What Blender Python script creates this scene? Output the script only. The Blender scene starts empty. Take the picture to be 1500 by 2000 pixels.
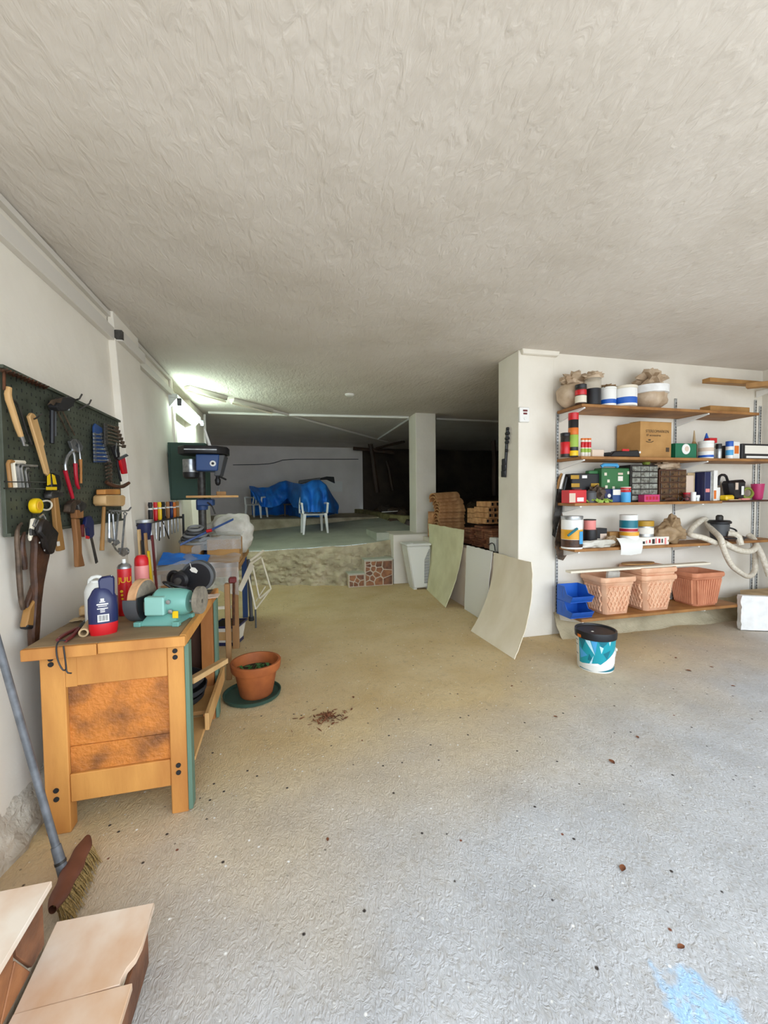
import bpy, bmesh, math, random
from mathutils import Vector, Matrix, noise
R = math.radians
scene = bpy.context.scene
C = scene.collection

# ---------------------------------------------------------------- camera
F, PITCH, ROLL, YAW, H = 802.36, .0384, -.01041, .2435, 1.5
def _rot():
    cy, sy = math.cos(YAW), math.sin(YAW)
    W = Matrix(((cy, -sy, 0), (0, 0, -1), (sy, cy, 0)))
    cp, sp = math.cos(PITCH), math.sin(PITCH)
    P = Matrix(((1, 0, 0), (0, cp, -sp), (0, sp, cp)))
    cr, sr = math.cos(ROLL), math.sin(ROLL)
    return Matrix(((cr, -sr, 0), (sr, cr, 0), (0, 0, 1))) @ P @ W
RM = _rot()
cam_d = bpy.data.cameras.new('camera')
cam_d.sensor_fit = 'VERTICAL'; cam_d.sensor_height = 36; cam_d.lens = F * 36 / 2000
cam_d.clip_start = .05
cam = bpy.data.objects.new('camera', cam_d); C.objects.link(cam)
m3 = Matrix((RM[0], -RM[1], -RM[2])).transposed()
cam.matrix_world = Matrix.Translation((0, 0, H)) @ m3.to_4x4()
scene.camera = cam

# ---------------------------------------------------------------- light
world = bpy.data.worlds.new('world'); scene.world = world
world.use_nodes = True
bg = world.node_tree.nodes['Background']
bg.inputs[0].default_value = (.66, .82, 1.0, 1); bg.inputs[1].default_value = 3.9
sd = bpy.data.lights.new('sun', 'SUN'); sd.energy = 1.4; sd.angle = R(.5); sd.color = (1, .95, .86)
sun = bpy.data.objects.new('sun', sd); C.objects.link(sun)
sun.rotation_euler = (R(-40), R(12), 0)
ad = bpy.data.lights.new('doorway_daylight', 'AREA'); ad.shape = 'RECTANGLE'
ad.size = 6.4; ad.size_y = 2.5; ad.energy = 88; ad.color = (1, .95, .88)
al = bpy.data.objects.new('doorway_daylight', ad); C.objects.link(al)
al.location = (2.3, -1.0, 1.35); al.rotation_euler = (R(90), 0, 0)
vs = scene.view_settings
vs.view_transform = 'Standard'; vs.look = 'None'; vs.gamma = 1; vs.use_curve_mapping = False
vs.exposure = 0.0

# ---------------------------------------------------------------- measuring helpers
CAM = Vector((0, 0, H))
def ray(x, y):
    return RM.transposed() @ Vector(((x - 750) / F, (y - 1000) / F, 1))
def at(x, y, X=None, Y=None, Z=None):
    d = ray(x, y)
    t = (X - 0) / d.x if X is not None else (Y / d.y if Y is not None else (Z - H) / d.z)
    return CAM + d * t

# ---------------------------------------------------------------- mesh builder
class B:
    def __init__(s, o=(0, 0, 0)):
        s.bm = bmesh.new(); s.o = Vector(o)
    def v(s, p): return s.bm.verts.new(Vector(p) - s.o)
    def f(s, vs):
        try: return s.bm.faces.new(vs)
        except ValueError: return None
    def hexa(s, P):
        q = [s.v(p) for p in P]
        for i in ((0, 3, 2, 1), (4, 5, 6, 7), (0, 1, 5, 4), (1, 2, 6, 5), (2, 3, 7, 6), (3, 0, 4, 7)): s.f([q[k] for k in i])
        return s
    def b2(s, x0, x1, y0, y1, z0, z1):
        return s.hexa([(x0, y0, z0), (x1, y0, z0), (x1, y1, z0), (x0, y1, z0), (x0, y0, z1), (x1, y0, z1), (x1, y1, z1), (x0, y1, z1)])
    def box(s, c, d, rot=(0, 0, 0)):
        from mathutils import Euler
        E = Euler(rot).to_matrix(); c = Vector(c); h = Vector(d) / 2
        P = [c + E @ Vector((a * h.x, b * h.y, e * h.z)) for e in (-1, 1) for a, b in ((-1, -1), (1, -1), (1, 1), (-1, 1))]
        return s.hexa(P)
    def ring(s, c, u, w, r, n):
        return [s.v(c + (u * math.cos(2 * math.pi * i / n) + w * math.sin(2 * math.pi * i / n)) * r) for i in range(n)]
    def tube(s, pts, r, n=8, closed=False, sm=0, cap=True):
        pts = [Vector(p) for p in pts]
        rs = list(r) if isinstance(r, (list, tuple)) else [r] * len(pts)
        for _ in range(sm):
            np_, nr = [], []
            m = len(pts)
            rng = range(m if closed else m - 1)
            if not closed: np_.append(pts[0]); nr.append(rs[0])
            for i in rng:
                a, b = pts[i], pts[(i + 1) % m]; ra, rb = rs[i], rs[(i + 1) % m]
                np_ += [a * .75 + b * .25, a * .25 + b * .75]; nr += [ra * .75 + rb * .25, ra * .25 + rb * .75]
            if not closed: np_.append(pts[-1]); nr.append(rs[-1])
            pts, rs = np_, nr
        m = len(pts); rings = []
        ref = None
        for i in range(m):
            a = pts[i - 1] if (i > 0 or closed) else pts[i]
            b = pts[(i + 1) % m] if (i < m - 1 or closed) else pts[i]
            t = (b - a)
            t = t.normalized() if t.length > 1e-9 else Vector((0, 0, 1))
            if ref is None:
                ref = t.cross(Vector((0, 0, 1)))
                if ref.length < .1: ref = t.cross(Vector((1, 0, 0)))
            u = (ref - t * ref.dot(t))
            if u.length < 1e-6: u = t.orthogonal()
            u.normalize(); ref = u; w = t.cross(u)
            rings.append(s.ring(pts[i], u, w, max(rs[i], 1e-4), n))
        for i in range(m if closed else m - 1):
            a, b = rings[i], rings[(i + 1) % m]
            for k in range(n): s.f([a[k], a[(k + 1) % n], b[(k + 1) % n], b[k]])
        if cap and not closed:
            s.f(rings[0][::-1]); s.f(rings[-1])
        return s
    def cyl(s, a, b, r, r2=None, n=14):
        return s.tube([a, b], [r, r if r2 is None else r2], n)
    def lathe(s, prof, c=(0, 0, 0), n=20, rot=None, sx=1, sy=1):
        c = Vector(c); rot = rot or Matrix.Identity(3); rings = []
        for r, z in prof:
            if r < 1e-5: rings.append([s.v(c + rot @ Vector((0, 0, z)))])
            else: rings.append([s.v(c + rot @ Vector((r * sx * math.cos(2 * math.pi * i / n), r * sy * math.sin(2 * math.pi * i / n), z))) for i in range(n)])
        for a, b in zip(rings, rings[1:]):
            if len(a) == 1 and len(b) == 1: continue
            for k in range(n):
                j = (k + 1) % n
                if len(a) == 1: s.f([a[0], b[j], b[k]])
                elif len(b) == 1: s.f([a[k], a[j], b[0]])
                else: s.f([a[k], a[j], b[j], b[k]])
        if len(rings[0]) > 1: s.f(rings[0][::-1])
        if len(rings[-1]) > 1: s.f(rings[-1])
        return s
    def prism(s, pts, ext):
        e = Vector(ext); a = [s.v(p) for p in pts]; b = [s.v(Vector(p) + e) for p in pts]; n = len(a)
        s.f(a[::-1]); s.f(b)
        for i in range(n): s.f([a[i], a[(i + 1) % n], b[(i + 1) % n], b[i]])
        return s
    def sheet(s, fn, nu, nv, t=0.0, both=True):
        G = [[Vector(fn(i / nu, j / nv)) for j in range(nv + 1)] for i in range(nu + 1)]
        A = [[s.v(p) for p in row] for row in G]
        for i in range(nu):
            for j in range(nv): s.f([A[i][j], A[i + 1][j], A[i + 1][j + 1], A[i][j + 1]])
        if t:
            Bk = []
            for i in range(nu + 1):
                row = []
                for j in range(nv + 1):
                    du = G[min(i + 1, nu)][j] - G[max(i - 1, 0)][j]; dv = G[i][min(j + 1, nv)] - G[i][max(j - 1, 0)]
                    nn = du.cross(dv)
                    nn = nn.normalized() if nn.length > 1e-9 else Vector((0, 0, 1))
                    row.append(s.v(G[i][j] - nn * t))
                Bk.append(row)
            for i in range(nu):
                for j in range(nv): s.f([Bk[i][j], Bk[i][j + 1], Bk[i + 1][j + 1], Bk[i + 1][j]])
            for i in range(nu):
                s.f([A[i][0], Bk[i][0], Bk[i + 1][0], A[i + 1][0]]); s.f([A[i][nv], A[i + 1][nv], Bk[i + 1][nv], Bk[i][nv]])
            for j in range(nv):
                s.f([A[0][j], A[0][j + 1], Bk[0][j + 1], Bk[0][j]]); s.f([A[nu][j], Bk[nu][j], Bk[nu][j + 1], A[nu][j + 1]])
        return s
    def blob(s, c, d, amp=.15, fr=3, seed=0, sub=2, flat=None):
        r = bmesh.ops.create_icosphere(s.bm, subdivisions=sub, radius=1)
        c = Vector(c) - s.o; d = Vector(d); sv = Vector((seed * 7.3, seed * 3.1, seed * 5.7))
        for q in r['verts']:
            k = 1 + amp * noise.noise(q.co * fr + sv) * 2
            p = Vector((q.co.x * d.x, q.co.y * d.y, q.co.z * d.z)) * k
            if flat is not None and p.z < -flat: p.z = -flat
            q.co = c + p
        return s

def mk(name, b, mat, parent=None, loc=None, bev=0.0, smooth=35, uv=None):
    bm = b.bm
    bmesh.ops.remove_doubles(bm, verts=bm.verts, dist=1e-6)
    bmesh.ops.recalc_face_normals(bm, faces=bm.faces)
    if bev:
        ed = [e for e in bm.edges if len(e.link_faces) == 2 and e.calc_face_angle(0) > R(40)]
        bmesh.ops.bevel(bm, geom=ed, offset=bev, segments=1, affect='EDGES', clamp_overlap=True)
    me = bpy.data.meshes.new(name); bm.to_mesh(me); bm.free()
    if smooth:
        me.shade_smooth(); me.set_sharp_from_angle(angle=R(smooth))
    me.materials.append(mat if not isinstance(mat, str) else MT[mat])
    o = bpy.data.objects.new(name, me); C.objects.link(o)
    if parent: o.parent = parent
    if loc is not None: o.location = loc
    return o
def tag(o, label=None, cat=None, group=None, kind=None):
    if label: o['label'] = label
    if cat: o['category'] = cat
    if group: o['group'] = group
    if kind: o['kind'] = kind
    return o
def thing(name, label, cat, loc=(0, 0, 0), rz=0, group=None, rot=None):
    o = bpy.data.objects.new(name, None); C.objects.link(o); o.empty_display_size = .05
    o.location = loc; o.rotation_euler = rot if rot else (0, 0, rz)
    return tag(o, label, cat, group)
def single(name, b, mat, label, cat, group=None, bev=0.0, smooth=35, rot=None):
    """b was built with origin b.o: put the object there"""
    o = mk(name, b, mat, None, b.o, bev, smooth)
    if rot: o.rotation_euler = rot
    return tag(o, label, cat, group)
def struct(name, b, mat, parent=None, bev=0.0, smooth=35):
    o = mk(name, b, mat, parent, None if parent else b.o, bev, smooth)
    o['kind'] = 'structure'
    return o
def copy_tree(o, loc=None, label=None, parent=None, rot=None):
    c = o.copy(); C.objects.link(c); c.parent = parent
    if loc is not None: c.location = loc
    if rot is not None: c.rotation_euler = rot
    if label: c['label'] = label
    for ch in list(o.children): copy_tree(ch, parent=c)
    return c
def text_on(name, txt, size, mat, parent, M, cyl_r=None, ext=.0008):
    """flat lettering; with cyl_r it is wrapped round a vertical cylinder of that radius"""
    cu = bpy.data.curves.new(name, 'FONT'); cu.body = txt; cu.size = size; cu.align_x = 'CENTER'; cu.align_y = 'CENTER'; cu.extrude = ext
    t = bpy.data.objects.new(name, cu); C.objects.link(t)
    me = bpy.data.meshes.new_from_object(t.evaluated_get(bpy.context.evaluated_depsgraph_get()))
    bpy.data.objects.remove(t); bpy.data.curves.remove(cu)
    for q in me.vertices:
        x, y, z = q.co
        if cyl_r: a = x / cyl_r; p = Vector(((cyl_r + z) * math.sin(a), -(cyl_r + z) * math.cos(a), y))
        else: p = Vector((x, -z, y))
        q.co = M @ p
    me.materials.clear(); me.materials.append(MT[mat])
    o = bpy.data.objects.new(name, me); C.objects.link(o); o.parent = parent
    return o

# ---------------------------------------------------------------- materials
MT = {}
def mat(name, c, c2=None, sc=6, rough=.6, metal=0, bump=0, bsc=60, st=(1, 1, 1), lo=.35, hi=.65, alpha=1, trans=0, emit=None, bst=None, coat=0):
    m = bpy.data.materials.new(name); m.use_nodes = True; nt = m.node_tree; N = nt.nodes; L = nt.links
    p = N['Principled BSDF']
    p.inputs['Base Color'].default_value = (*c, 1); p.inputs['Roughness'].default_value = rough; p.inputs['Metallic'].default_value = metal
    if coat: p.inputs['Coat Weight'].default_value = coat
    tc = N.new('ShaderNodeTexCoord')
    def noi(scale, stv, det=5):
        mp = N.new('ShaderNodeMapping'); mp.inputs['Scale'].default_value = stv; L.new(tc.outputs['Object'], mp.inputs[0])
        n = N.new('ShaderNodeTexNoise'); n.inputs['Scale'].default_value = scale; n.inputs['Detail'].default_value = det; L.new(mp.outputs[0], n.inputs['Vector']); return n
    if c2:
        n = noi(sc, st); r = N.new('ShaderNodeMapRange'); r.inputs[1].default_value = lo; r.inputs[2].default_value = hi; L.new(n.outputs[0], r.inputs[0])
        x = N.new('ShaderNodeMix'); x.data_type = 'RGBA'; x.inputs[6].default_value = (*c, 1); x.inputs[7].default_value = (*c2, 1)
        L.new(r.outputs[0], x.inputs[0]); L.new(x.outputs[2], p.inputs['Base Color'])
    if bump:
        n = noi(bsc, bst or st); bp = N.new('ShaderNodeBump'); bp.inputs['Strength'].default_value = bump; bp.inputs['Distance'].default_value = .01
        L.new(n.outputs[0], bp.inputs['Height']); L.new(bp.outputs[0], p.inputs['Normal'])
    if alpha < 1: p.inputs['Alpha'].default_value = alpha
    if trans: p.inputs['Transmission Weight'].default_value = trans
    if emit: p.inputs['Emission Color'].default_value = (*emit[0], 1); p.inputs['Emission Strength'].default_value = emit[1]
    MT[name] = m
    return m
def col(h):
    """sRGB hex -> linear"""
    v = [int(h[i:i + 2], 16) / 255 for i in (0, 2, 4)]
    return tuple(x / 12.92 if x < .04045 else ((x + .055) / 1.055) ** 2.4 for x in v)

def floor_material():
    m = bpy.data.materials.new('concrete_floor'); m.use_nodes = True; nt = m.node_tree; N = nt.nodes; L = nt.links; p = N['Principled BSDF']
    tc = N.new('ShaderNodeTexCoord'); ob = tc.outputs['Object']
    def noi(s, d=5, dist=0):
        n = N.new('ShaderNodeTexNoise'); n.inputs['Scale'].default_value = s; n.inputs['Detail'].default_value = d; n.inputs['Distortion'].default_value = dist; L.new(ob, n.inputs['Vector']); return n.outputs[0]
    def rng(a, lo, hi, o0=0, o1=1):
        r = N.new('ShaderNodeMapRange'); r.inputs[1].default_value = lo; r.inputs[2].default_value = hi; r.inputs[3].default_value = o0; r.inputs[4].default_value = o1; L.new(a, r.inputs[0]); return r.outputs[0]
    def mix(f, a, b):
        x = N.new('ShaderNodeMix'); x.data_type = 'RGBA'
        if hasattr(f, 'is_linked'): L.new(f, x.inputs[0])
        else: x.inputs[0].default_value = f
        for k, q in ((6, a), (7, b)):
            if hasattr(q, 'is_linked'): L.new(q, x.inputs[k])
            else: x.inputs[k].default_value = (*q, 1)
        return x.outputs[2]
    def ma(op, a, b):
        x = N.new('ShaderNodeMath'); x.operation = op
        for k, q in ((0, a), (1, b)):
            if hasattr(q, 'is_linked'): L.new(q, x.inputs[k])
            else: x.inputs[k].default_value = q
        return x.outputs[0]
    sx = N.new('ShaderNodeSeparateXYZ'); L.new(ob, sx.inputs[0])
    # concrete; cool door light and warm indoor light painted into its colour
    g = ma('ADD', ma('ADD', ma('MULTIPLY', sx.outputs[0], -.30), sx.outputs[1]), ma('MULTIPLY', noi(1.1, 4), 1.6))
    shade_tint = rng(g, 1.9, 3.3)
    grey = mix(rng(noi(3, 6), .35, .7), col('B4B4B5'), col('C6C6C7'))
    warm_tone = mix(rng(noi(2.2, 6), .3, .7), col('C7AB7B'), col('D6BF95'))
    c = mix(shade_tint, grey, warm_tone)
    c = mix(rng(noi(26, 4, 1.2), .52, .72, 0, .30), c, col('94866F'))
    def chips(scale, lo, hi, colr, c, thr):
        v = N.new('ShaderNodeTexVoronoi'); v.inputs['Scale'].default_value = scale; L.new(ob, v.inputs['Vector'])
        sp = N.new('ShaderNodeSeparateColor'); L.new(v.outputs['Color'], sp.inputs[0])
        k = ma('MULTIPLY', rng(v.outputs['Distance'], lo, hi, 1, 0), ma('GREATER_THAN', sp.outputs[0], thr))
        return mix(k, c, colr)
    c = chips(24, .08, .16, col('F2F0EA'), c, .88)
    c = chips(40, .08, .18, col('DEDCD6'), c, .86)
    c = chips(19, .09, .16, col('3A332E'), c, .84)
    c = chips(11, .05, .09, col('7A4630'), c, .90)
    c = chips(7, .035, .07, col('2C2622'), c, .90)
    # spilt light blue paint
    d = N.new('ShaderNodeVectorMath'); d.operation = 'SUBTRACT'; L.new(ob, d.inputs[0]); d.inputs[1].default_value = (1.16, .84, 0)
    sc_ = N.new('ShaderNodeVectorMath'); sc_.operation = 'MULTIPLY'; L.new(d.outputs[0], sc_.inputs[0]); sc_.inputs[1].default_value = (1, .75, 0)
    ln = N.new('ShaderNodeVectorMath'); ln.operation = 'LENGTH'; L.new(sc_.outputs[0], ln.inputs[0])
    bl = rng(ma('ADD', ln.outputs['Value'], ma('MULTIPLY', noi(14, 6), .16)), .17, .20, 1, 0)
    c = mix(ma('MULTIPLY', bl, rng(noi(40, 4), .38, .5, .45, 1)), c, col('A9CBEA'))
    L.new(c, p.inputs['Base Color']); p.inputs['Roughness'].default_value = .82
    # trowel and brush ridges
    w = N.new('ShaderNodeMapping'); w.inputs['Scale'].default_value = (1, .55, 1); w.inputs['Rotation'].default_value = (0, 0, .5); L.new(ob, w.inputs[0])
    n1 = N.new('ShaderNodeTexNoise'); n1.inputs['Scale'].default_value = 50; n1.inputs['Detail'].default_value = 4; n1.inputs['Distortion'].default_value = 2.2; L.new(w.outputs[0], n1.inputs['Vector'])
    bp = N.new('ShaderNodeBump'); bp.inputs['Strength'].default_value = .6; bp.inputs['Distance'].default_value = .012; L.new(n1.outputs[0], bp.inputs['Height'])
    b2 = N.new('ShaderNodeBump'); b2.inputs['Strength'].default_value = .25; b2.inputs['Distance'].default_value = .03; L.new(noi(5, 4), b2.inputs['Height']); L.new(bp.outputs[0], b2.inputs['Normal'])
    L.new(b2.outputs[0], p.inputs['Normal'])
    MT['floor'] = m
floor_material()

def plaster(name, c, c2, s1, st, b1, s2, b2, rot=0):
    m = bpy.data.materials.new(name); m.use_nodes = True; nt = m.node_tree; N = nt.nodes; L = nt.links; p = N['Principled BSDF']
    tc = N.new('ShaderNodeTexCoord')
    mp = N.new('ShaderNodeMapping'); mp.inputs['Scale'].default_value = st; mp.inputs['Rotation'].default_value = (0, 0, rot); L.new(tc.outputs['Object'], mp.inputs[0])
    n1 = N.new('ShaderNodeTexNoise'); n1.inputs['Scale'].default_value = s1; n1.inputs['Detail'].default_value = 4; n1.inputs['Distortion'].default_value = .8; L.new(mp.outputs[0], n1.inputs['Vector'])
    n2 = N.new('ShaderNodeTexNoise'); n2.inputs['Scale'].default_value = s2; n2.inputs['Detail'].default_value = 6; L.new(tc.outputs['Object'], n2.inputs['Vector'])
    r = N.new('ShaderNodeMapRange'); r.inputs[1].default_value = .4; r.inputs[2].default_value = .75; L.new(n2.outputs[0], r.inputs[0])
    x = N.new('ShaderNodeMix'); x.data_type = 'RGBA'; x.inputs[6].default_value = (*c, 1); x.inputs[7].default_value = (*c2, 1); L.new(r.outputs[0], x.inputs[0]); L.new(x.outputs[2], p.inputs['Base Color'])
    p.inputs['Roughness'].default_value = .85
    a = N.new('ShaderNodeBump'); a.inputs['Strength'].default_value = b1; a.inputs['Distance'].default_value = .01; L.new(n1.outputs[0], a.inputs['Height'])
    b = N.new('ShaderNodeBump'); b.inputs['Strength'].default_value = b2; b.inputs['Distance'].default_value = .05; L.new(n2.outputs[0], b.inputs['Height']); L.new(a.outputs[0], b.inputs['Normal'])
    L.new(b.outputs[0], p.inputs['Normal']); MT[name] = m
plaster('ceiling', col('DDD5CB'), col('D1C8BC'), 24, (1, .35, 1), 1.0, 1.6, .5, .35)
plaster('wall', col('ECE5D8'), col('E0D8C9'), 14, (1, 1, 1), .12, 2.2, .25)
plaster('wall_back', col('EFE7E1'), col('E0D7D0'), 9, (1, 1, 1), .2, 1.5, .3)
plaster('parapet', col('E6DACC'), col('D8C7B4'), 14, (1, 1, 1), .2, 3, .3)
plaster('rough_concrete', col('BFB294'), col('93876C'), 22, (1, 1, 1), .9, 4, .9)
plaster('platform', col('B9BCAB'), col('A3A494'), 20, (1, 1, 1), .4, 2, .4)
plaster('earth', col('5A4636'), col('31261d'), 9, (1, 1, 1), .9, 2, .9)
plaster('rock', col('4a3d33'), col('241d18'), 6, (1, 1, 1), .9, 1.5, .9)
plaster('plaster_rubble', col('CFC7B8'), col('9A8E7C'), 30, (1, 1, 1), .8, 7, .8)
plaster('driveway', col('B9B2A6'), col('A8A196'), 20, (1, 1, 1), .3, 2, .2)
W_ = dict(
 bench=('DA9C50', 'A9692F'), bench_dark=('C4803F', '8F5526'), bench_top=('B98D5B', '8C6840'), oak=('B98A4E', '8F6430'), pale=('D9B582', 'BE935C'), shelf=('AE7B42', '83552A'), ply=('D2A66C', 'B98A52'), beam=('4A3324', '2B1D14'), handle=('A97746', '7C4F2A'), stick=('B58B5C', '94693F'), dark=('5A3520', '38200f'))
for k, (a, b_) in W_.items(): mat('wood_' + k, col(a), col(b_), sc=5, rough=.6, bump=.25, bsc=30, st=(1, 1, .25), lo=.3, hi=.7)
mat('wood_panel', col('CB7C33'), col('6E4528'), sc=7, rough=.6, bump=.9, bsc=60, st=(1, 1, 1), lo=.42, hi=.72)
for k, h, r, mt in (
 ('white', 'EDEBE6', .5, 0), ('white_plastic', 'E9E8E2', .35, 0), ('cream', 'E3D9C4', .5, 0), ('trunk', 'D8D2C8', .5, 0), ('black', '17161a', .45, 0), ('black_rough', '1c1b1c', .8, 0), ('rubber', '2a2a2c', .7, 0),
 ('grey', '8a8a88', .5, 0), ('dgrey', '4d4e50', .5, 0), ('teal', '6FA69A', .4, 0), ('teal_light', '8DBFB4', .4, 0), ('green_dark', '2F4A3E', .6, 0), ('green_edge', '5E7A68', .6, 0), ('green', '2F6B3A', .45, 0), ('green_box', '136B4A', .5, 0),
 ('blue', '1D5BB8', .4, 0), ('navy', '1b2350', .3, 0), ('drill_blue', '2C4A7E', .4, 0), ('sky', '4BA3D8', .4, 0), ('red', 'C8161F', .35, 0), ('crimson', 'B01028', .45, 0), ('pink', 'E58C86', .4, 0), ('magenta', 'C0346A', .4, 0), ('yellow', 'EBC215', .4, 0), ('ochre', 'B58A1E', .5, 0), ('orange', 'D9701F', .5, 0), ('amber', 'E2A42A', .4, 0),
 ('maroon', '6b2424', .5, 0), ('paper', 'E8E2D6', .8, 0), ('pinkpaper', 'D9C3B0', .8, 0), ('tan', 'B08A5A', .7, 0), ('print', '4b3a28', .8, 0), ('teal_print', '1597A5', .4, 0), ('teal_dark', '0B6F80', .4, 0), ('ice', 'BFE3EE', .4, 0), ('olive', '8C9A3E', .6, 0), ('lime', '9BB84A', .6, 0), ('soil', '2c2a1e', .9, 0), ('leaf', '3C6B33', .6, 0)):
    mat(k, col(h), rough=r, metal=mt)
for k, h, h2, r in (('steel', 'B9BBBD', '8d8f92', .32), ('iron', '55524e', '35322f', .5), ('rust', '6a4028', '3d2a1e', .7), ('zinc', 'C4C6C6', 'A2A4A4', .45), ('old_iron', '6d5a4a', '3f342b', .6)):
    mat(k, col(h), col(h2), sc=20, rough=r, metal=.85 if k in ('steel', 'zinc') else .5)
mat('pegboard', col('4C5144'), col('3A3F33'), sc=8, rough=.55, bump=.1)
mat('leather', col('54331F'), col('2c1a10'), sc=14, rough=.5, bump=.3)
mat('leather_black', col('2b211c'), col('14100e'), sc=14, rough=.45, bump=.2)
mat('terracotta', col('B0622F'), col('8d4a22'), sc=6, rough=.7, bump=.15, bsc=30)
mat('terracotta_light', col('EBBE9C'), col('DCA582'), sc=6, rough=.75, bump=.1, bsc=40)
mat('terracotta_red', col('D6906C'), col('C27A58'), sc=6, rough=.75, bump=.1, bsc=40)
mat('brick', col('D6A473'), col('AE7A4C'), sc=10, rough=.85, bump=.4, bsc=60)
mat('brick_red', col('9A6142'), col('6f452f'), sc=10, rough=.85, bump=.4, bsc=60)
mat('cardboard', col('B98D55'), col('A87C47'), sc=5, rough=.85, bump=.1, bsc=80)
mat('cardboard_light', col('C9AE86'), col('A98E68'), sc=8, rough=.85)
mat('felt', col('D7A679'), col('C08F63'), sc=20, rough=.8, st=(1, .2, 1), bump=.2)
mat('stone_wheel', col('8B8272'), col('756d60'), sc=40, rough=.9)
mat('tarp', col('2B86E6'), col('1C68C4'), sc=5, rough=.45, bump=.15, bsc=20)
mat('cloth', col('DAD6CC'), col('BEB8AA'), sc=9, rough=.85, bump=.2, bsc=60)
mat('bag_beige', col('CDB79C'), col('B0967A'), sc=10, rough=.45, bump=.5, bsc=22)
mat('bag_brown', col('A88D6B'), col('8A7050'), sc=9, rough=.6, bump=.4, bsc=18)
mat('panel', col('F2E6D0'), col('E5D7BC'), sc=4, rough=.75, bump=.1, bsc=40, st=(1, 1, .4))
mat('panel_green', col('E2DEBA'), col('D2CDA6'), sc=4, rough=.75, bump=.1, bsc=40)
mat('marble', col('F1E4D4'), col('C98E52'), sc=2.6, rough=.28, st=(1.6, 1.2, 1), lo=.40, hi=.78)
mat('stone_tile', col('A86F45'), col('7A4A2C'), sc=11, rough=.6, bump=.4, bsc=30)
mat('stone_tile_dark', col('8a5a3c'), col('5e3b27'), sc=11, rough=.6, bump=.4, bsc=30)
mat('grout', col('D6C8B2'), col('C2B39b'), sc=20, rough=.9, bump=.5, bsc=60)
mat('broom_plastic', col('7A4A38'), col('5b3527'), sc=6, rough=.55)
mat('bristle', col('C2A165'), col('8F7340'), sc=60, rough=.9, st=(6, 6, .4), bump=.8, bsc=120)
mat('pole', col('6d7075'), col('55585c'), sc=25, rough=.5)
mat('dust_wood', col('9C8260'), col('7d6648'), sc=8, rough=.8, st=(.3, 1, 1), bump=.2)
mat('clear_sheet', col('D8DCDC'), col('C2C6C4'), sc=4, rough=.15, alpha=.24, bump=.8, bsc=7)
mat('clear_jar', col('D9CDB8'), rough=.12, alpha=.45)
mat('drawer_clear', col('9A9C92'), col('5d5a50'), sc=26, rough=.25)
mat('drawer_amber', col('6b4a2a'), col('3a2818'), sc=26, rough=.25)
mat('hose', col('E4DBCB'), col('D0C5B0'), sc=40, rough=.55, bump=.5, bsc=90)
mat('tube_glow', col('F4FFF6'), emit=((.76, 1, .86), 85))
mat('lamp_metal', col('C9CCC6'), rough=.4)
mat('styrofoam', col('F3F2F0'), col('E6E4E0'), sc=12, rough=.9, bump=.1, bsc=60)
mat('debris', col('8a5230'), col('4f2d1b'), sc=18, rough=.9)
mat('ceramic', col('ECE7DC'), col('DCD5C6'), sc=8, rough=.2)
mat('bare_metal_pipe', col('C8C2B4'), rough=.5)
# ================================================================ THE SETTING
ZC = 2.977
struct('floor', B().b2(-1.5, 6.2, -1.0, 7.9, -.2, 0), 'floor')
struct('ceiling', B().b2(-3.0, 8.6, -1.0, 13.2, ZC, ZC + .2), 'ceiling')
struct('driveway', B().b2(-14, 18, -22, -1.0, -.25, -.03), 'driveway')
def wx(z): return -1.16 - .05 * z           # the left wall leans out a little
def lw(b, y0, y1, d0=0, z0=0, z1=ZC, back=-1.65):
    return b.hexa([(back, y0, z0), (wx(z0) + d0, y0, z0), (wx(z0) + d0, y1, z0), (back, y1, z0), (back, y0, z1), (wx(z1) + d0, y0, z1), (wx(z1) + d0, y1, z1), (back, y1, z1)])
wl = struct('wall_left', lw(B(), -1.0, 5.6), 'wall')
for y0, y1, d in ((3.70, 4.28, .05), (5.52, 5.60, .03)):
    mk('pilaster', lw(B(), y0, y1, d, back=-1.3), 'wall', wl, bev=.004)
struct('wall_left_recess', lw(B(), 5.6, 6.75, -.10), 'wall')
struct('wall_left_end', lw(B(), 6.75, 7.75), 'wall', bev=.004)
struct('wall_left_return', B().b2(-2.5, -1.62, 7.6, 7.75, 0, ZC), 'wall')
struct('wall_left_far', B().b2(-2.5, -2.3, 7.75, 12.5, .3, ZC), 'wall_back')
struct('wall_back', B().b2(-2.5, 2.42, 12.4, 12.6, .3, ZC), 'wall_back')
pr_ = struct('wall_shelf_side', B().b2(2.78, 5.72, 3.80, 4.0, 0, ZC), 'wall')
struct('wall_right', B().b2(5.72, 5.92, -1.0, 4.0, 0, ZC), 'wall')
# heap of broken plaster along the foot of the left wall
b = B()
random.seed(3)
def rubble(u, v):
    y = 1.2 + u * 2.0; w = .045 + .05 * noise.noise(Vector((y * 5, 0, 1))); hh = .20 + .14 * noise.noise(Vector((y * 4, 3, 0)))
    z = hh * (1 - v); x = -1.19 + w * (v ** .6) + .02 * noise.noise(Vector((y * 14, v * 6, 2)))
    return (x + (.05 * v), y, max(z + .02 * noise.noise(Vector((y * 17, v * 9, 5))), -.01) if v < 1 else -.01)
b.sheet(rubble, 60, 10)
mk('broken_plaster', b, 'plaster_rubble', wl)
# bumpy footing under the shelves
b = B()
def foot(u, v):
    x = 2.79 + u * 2.9; z = .24 * (1 - v) ** 1.5 + .03 * noise.noise(Vector((x * 4, v * 4, 0))) * (1 - v)
    y = 3.80 - (.02 + v * (.16 + .10 * noise.noise(Vector((x * 2.2, 1, 0)))))
    return (x, y, z - .004)
b.sheet(foot, 60, 12)
mk('footing', b, 'rough_concrete', pr_)
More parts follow.
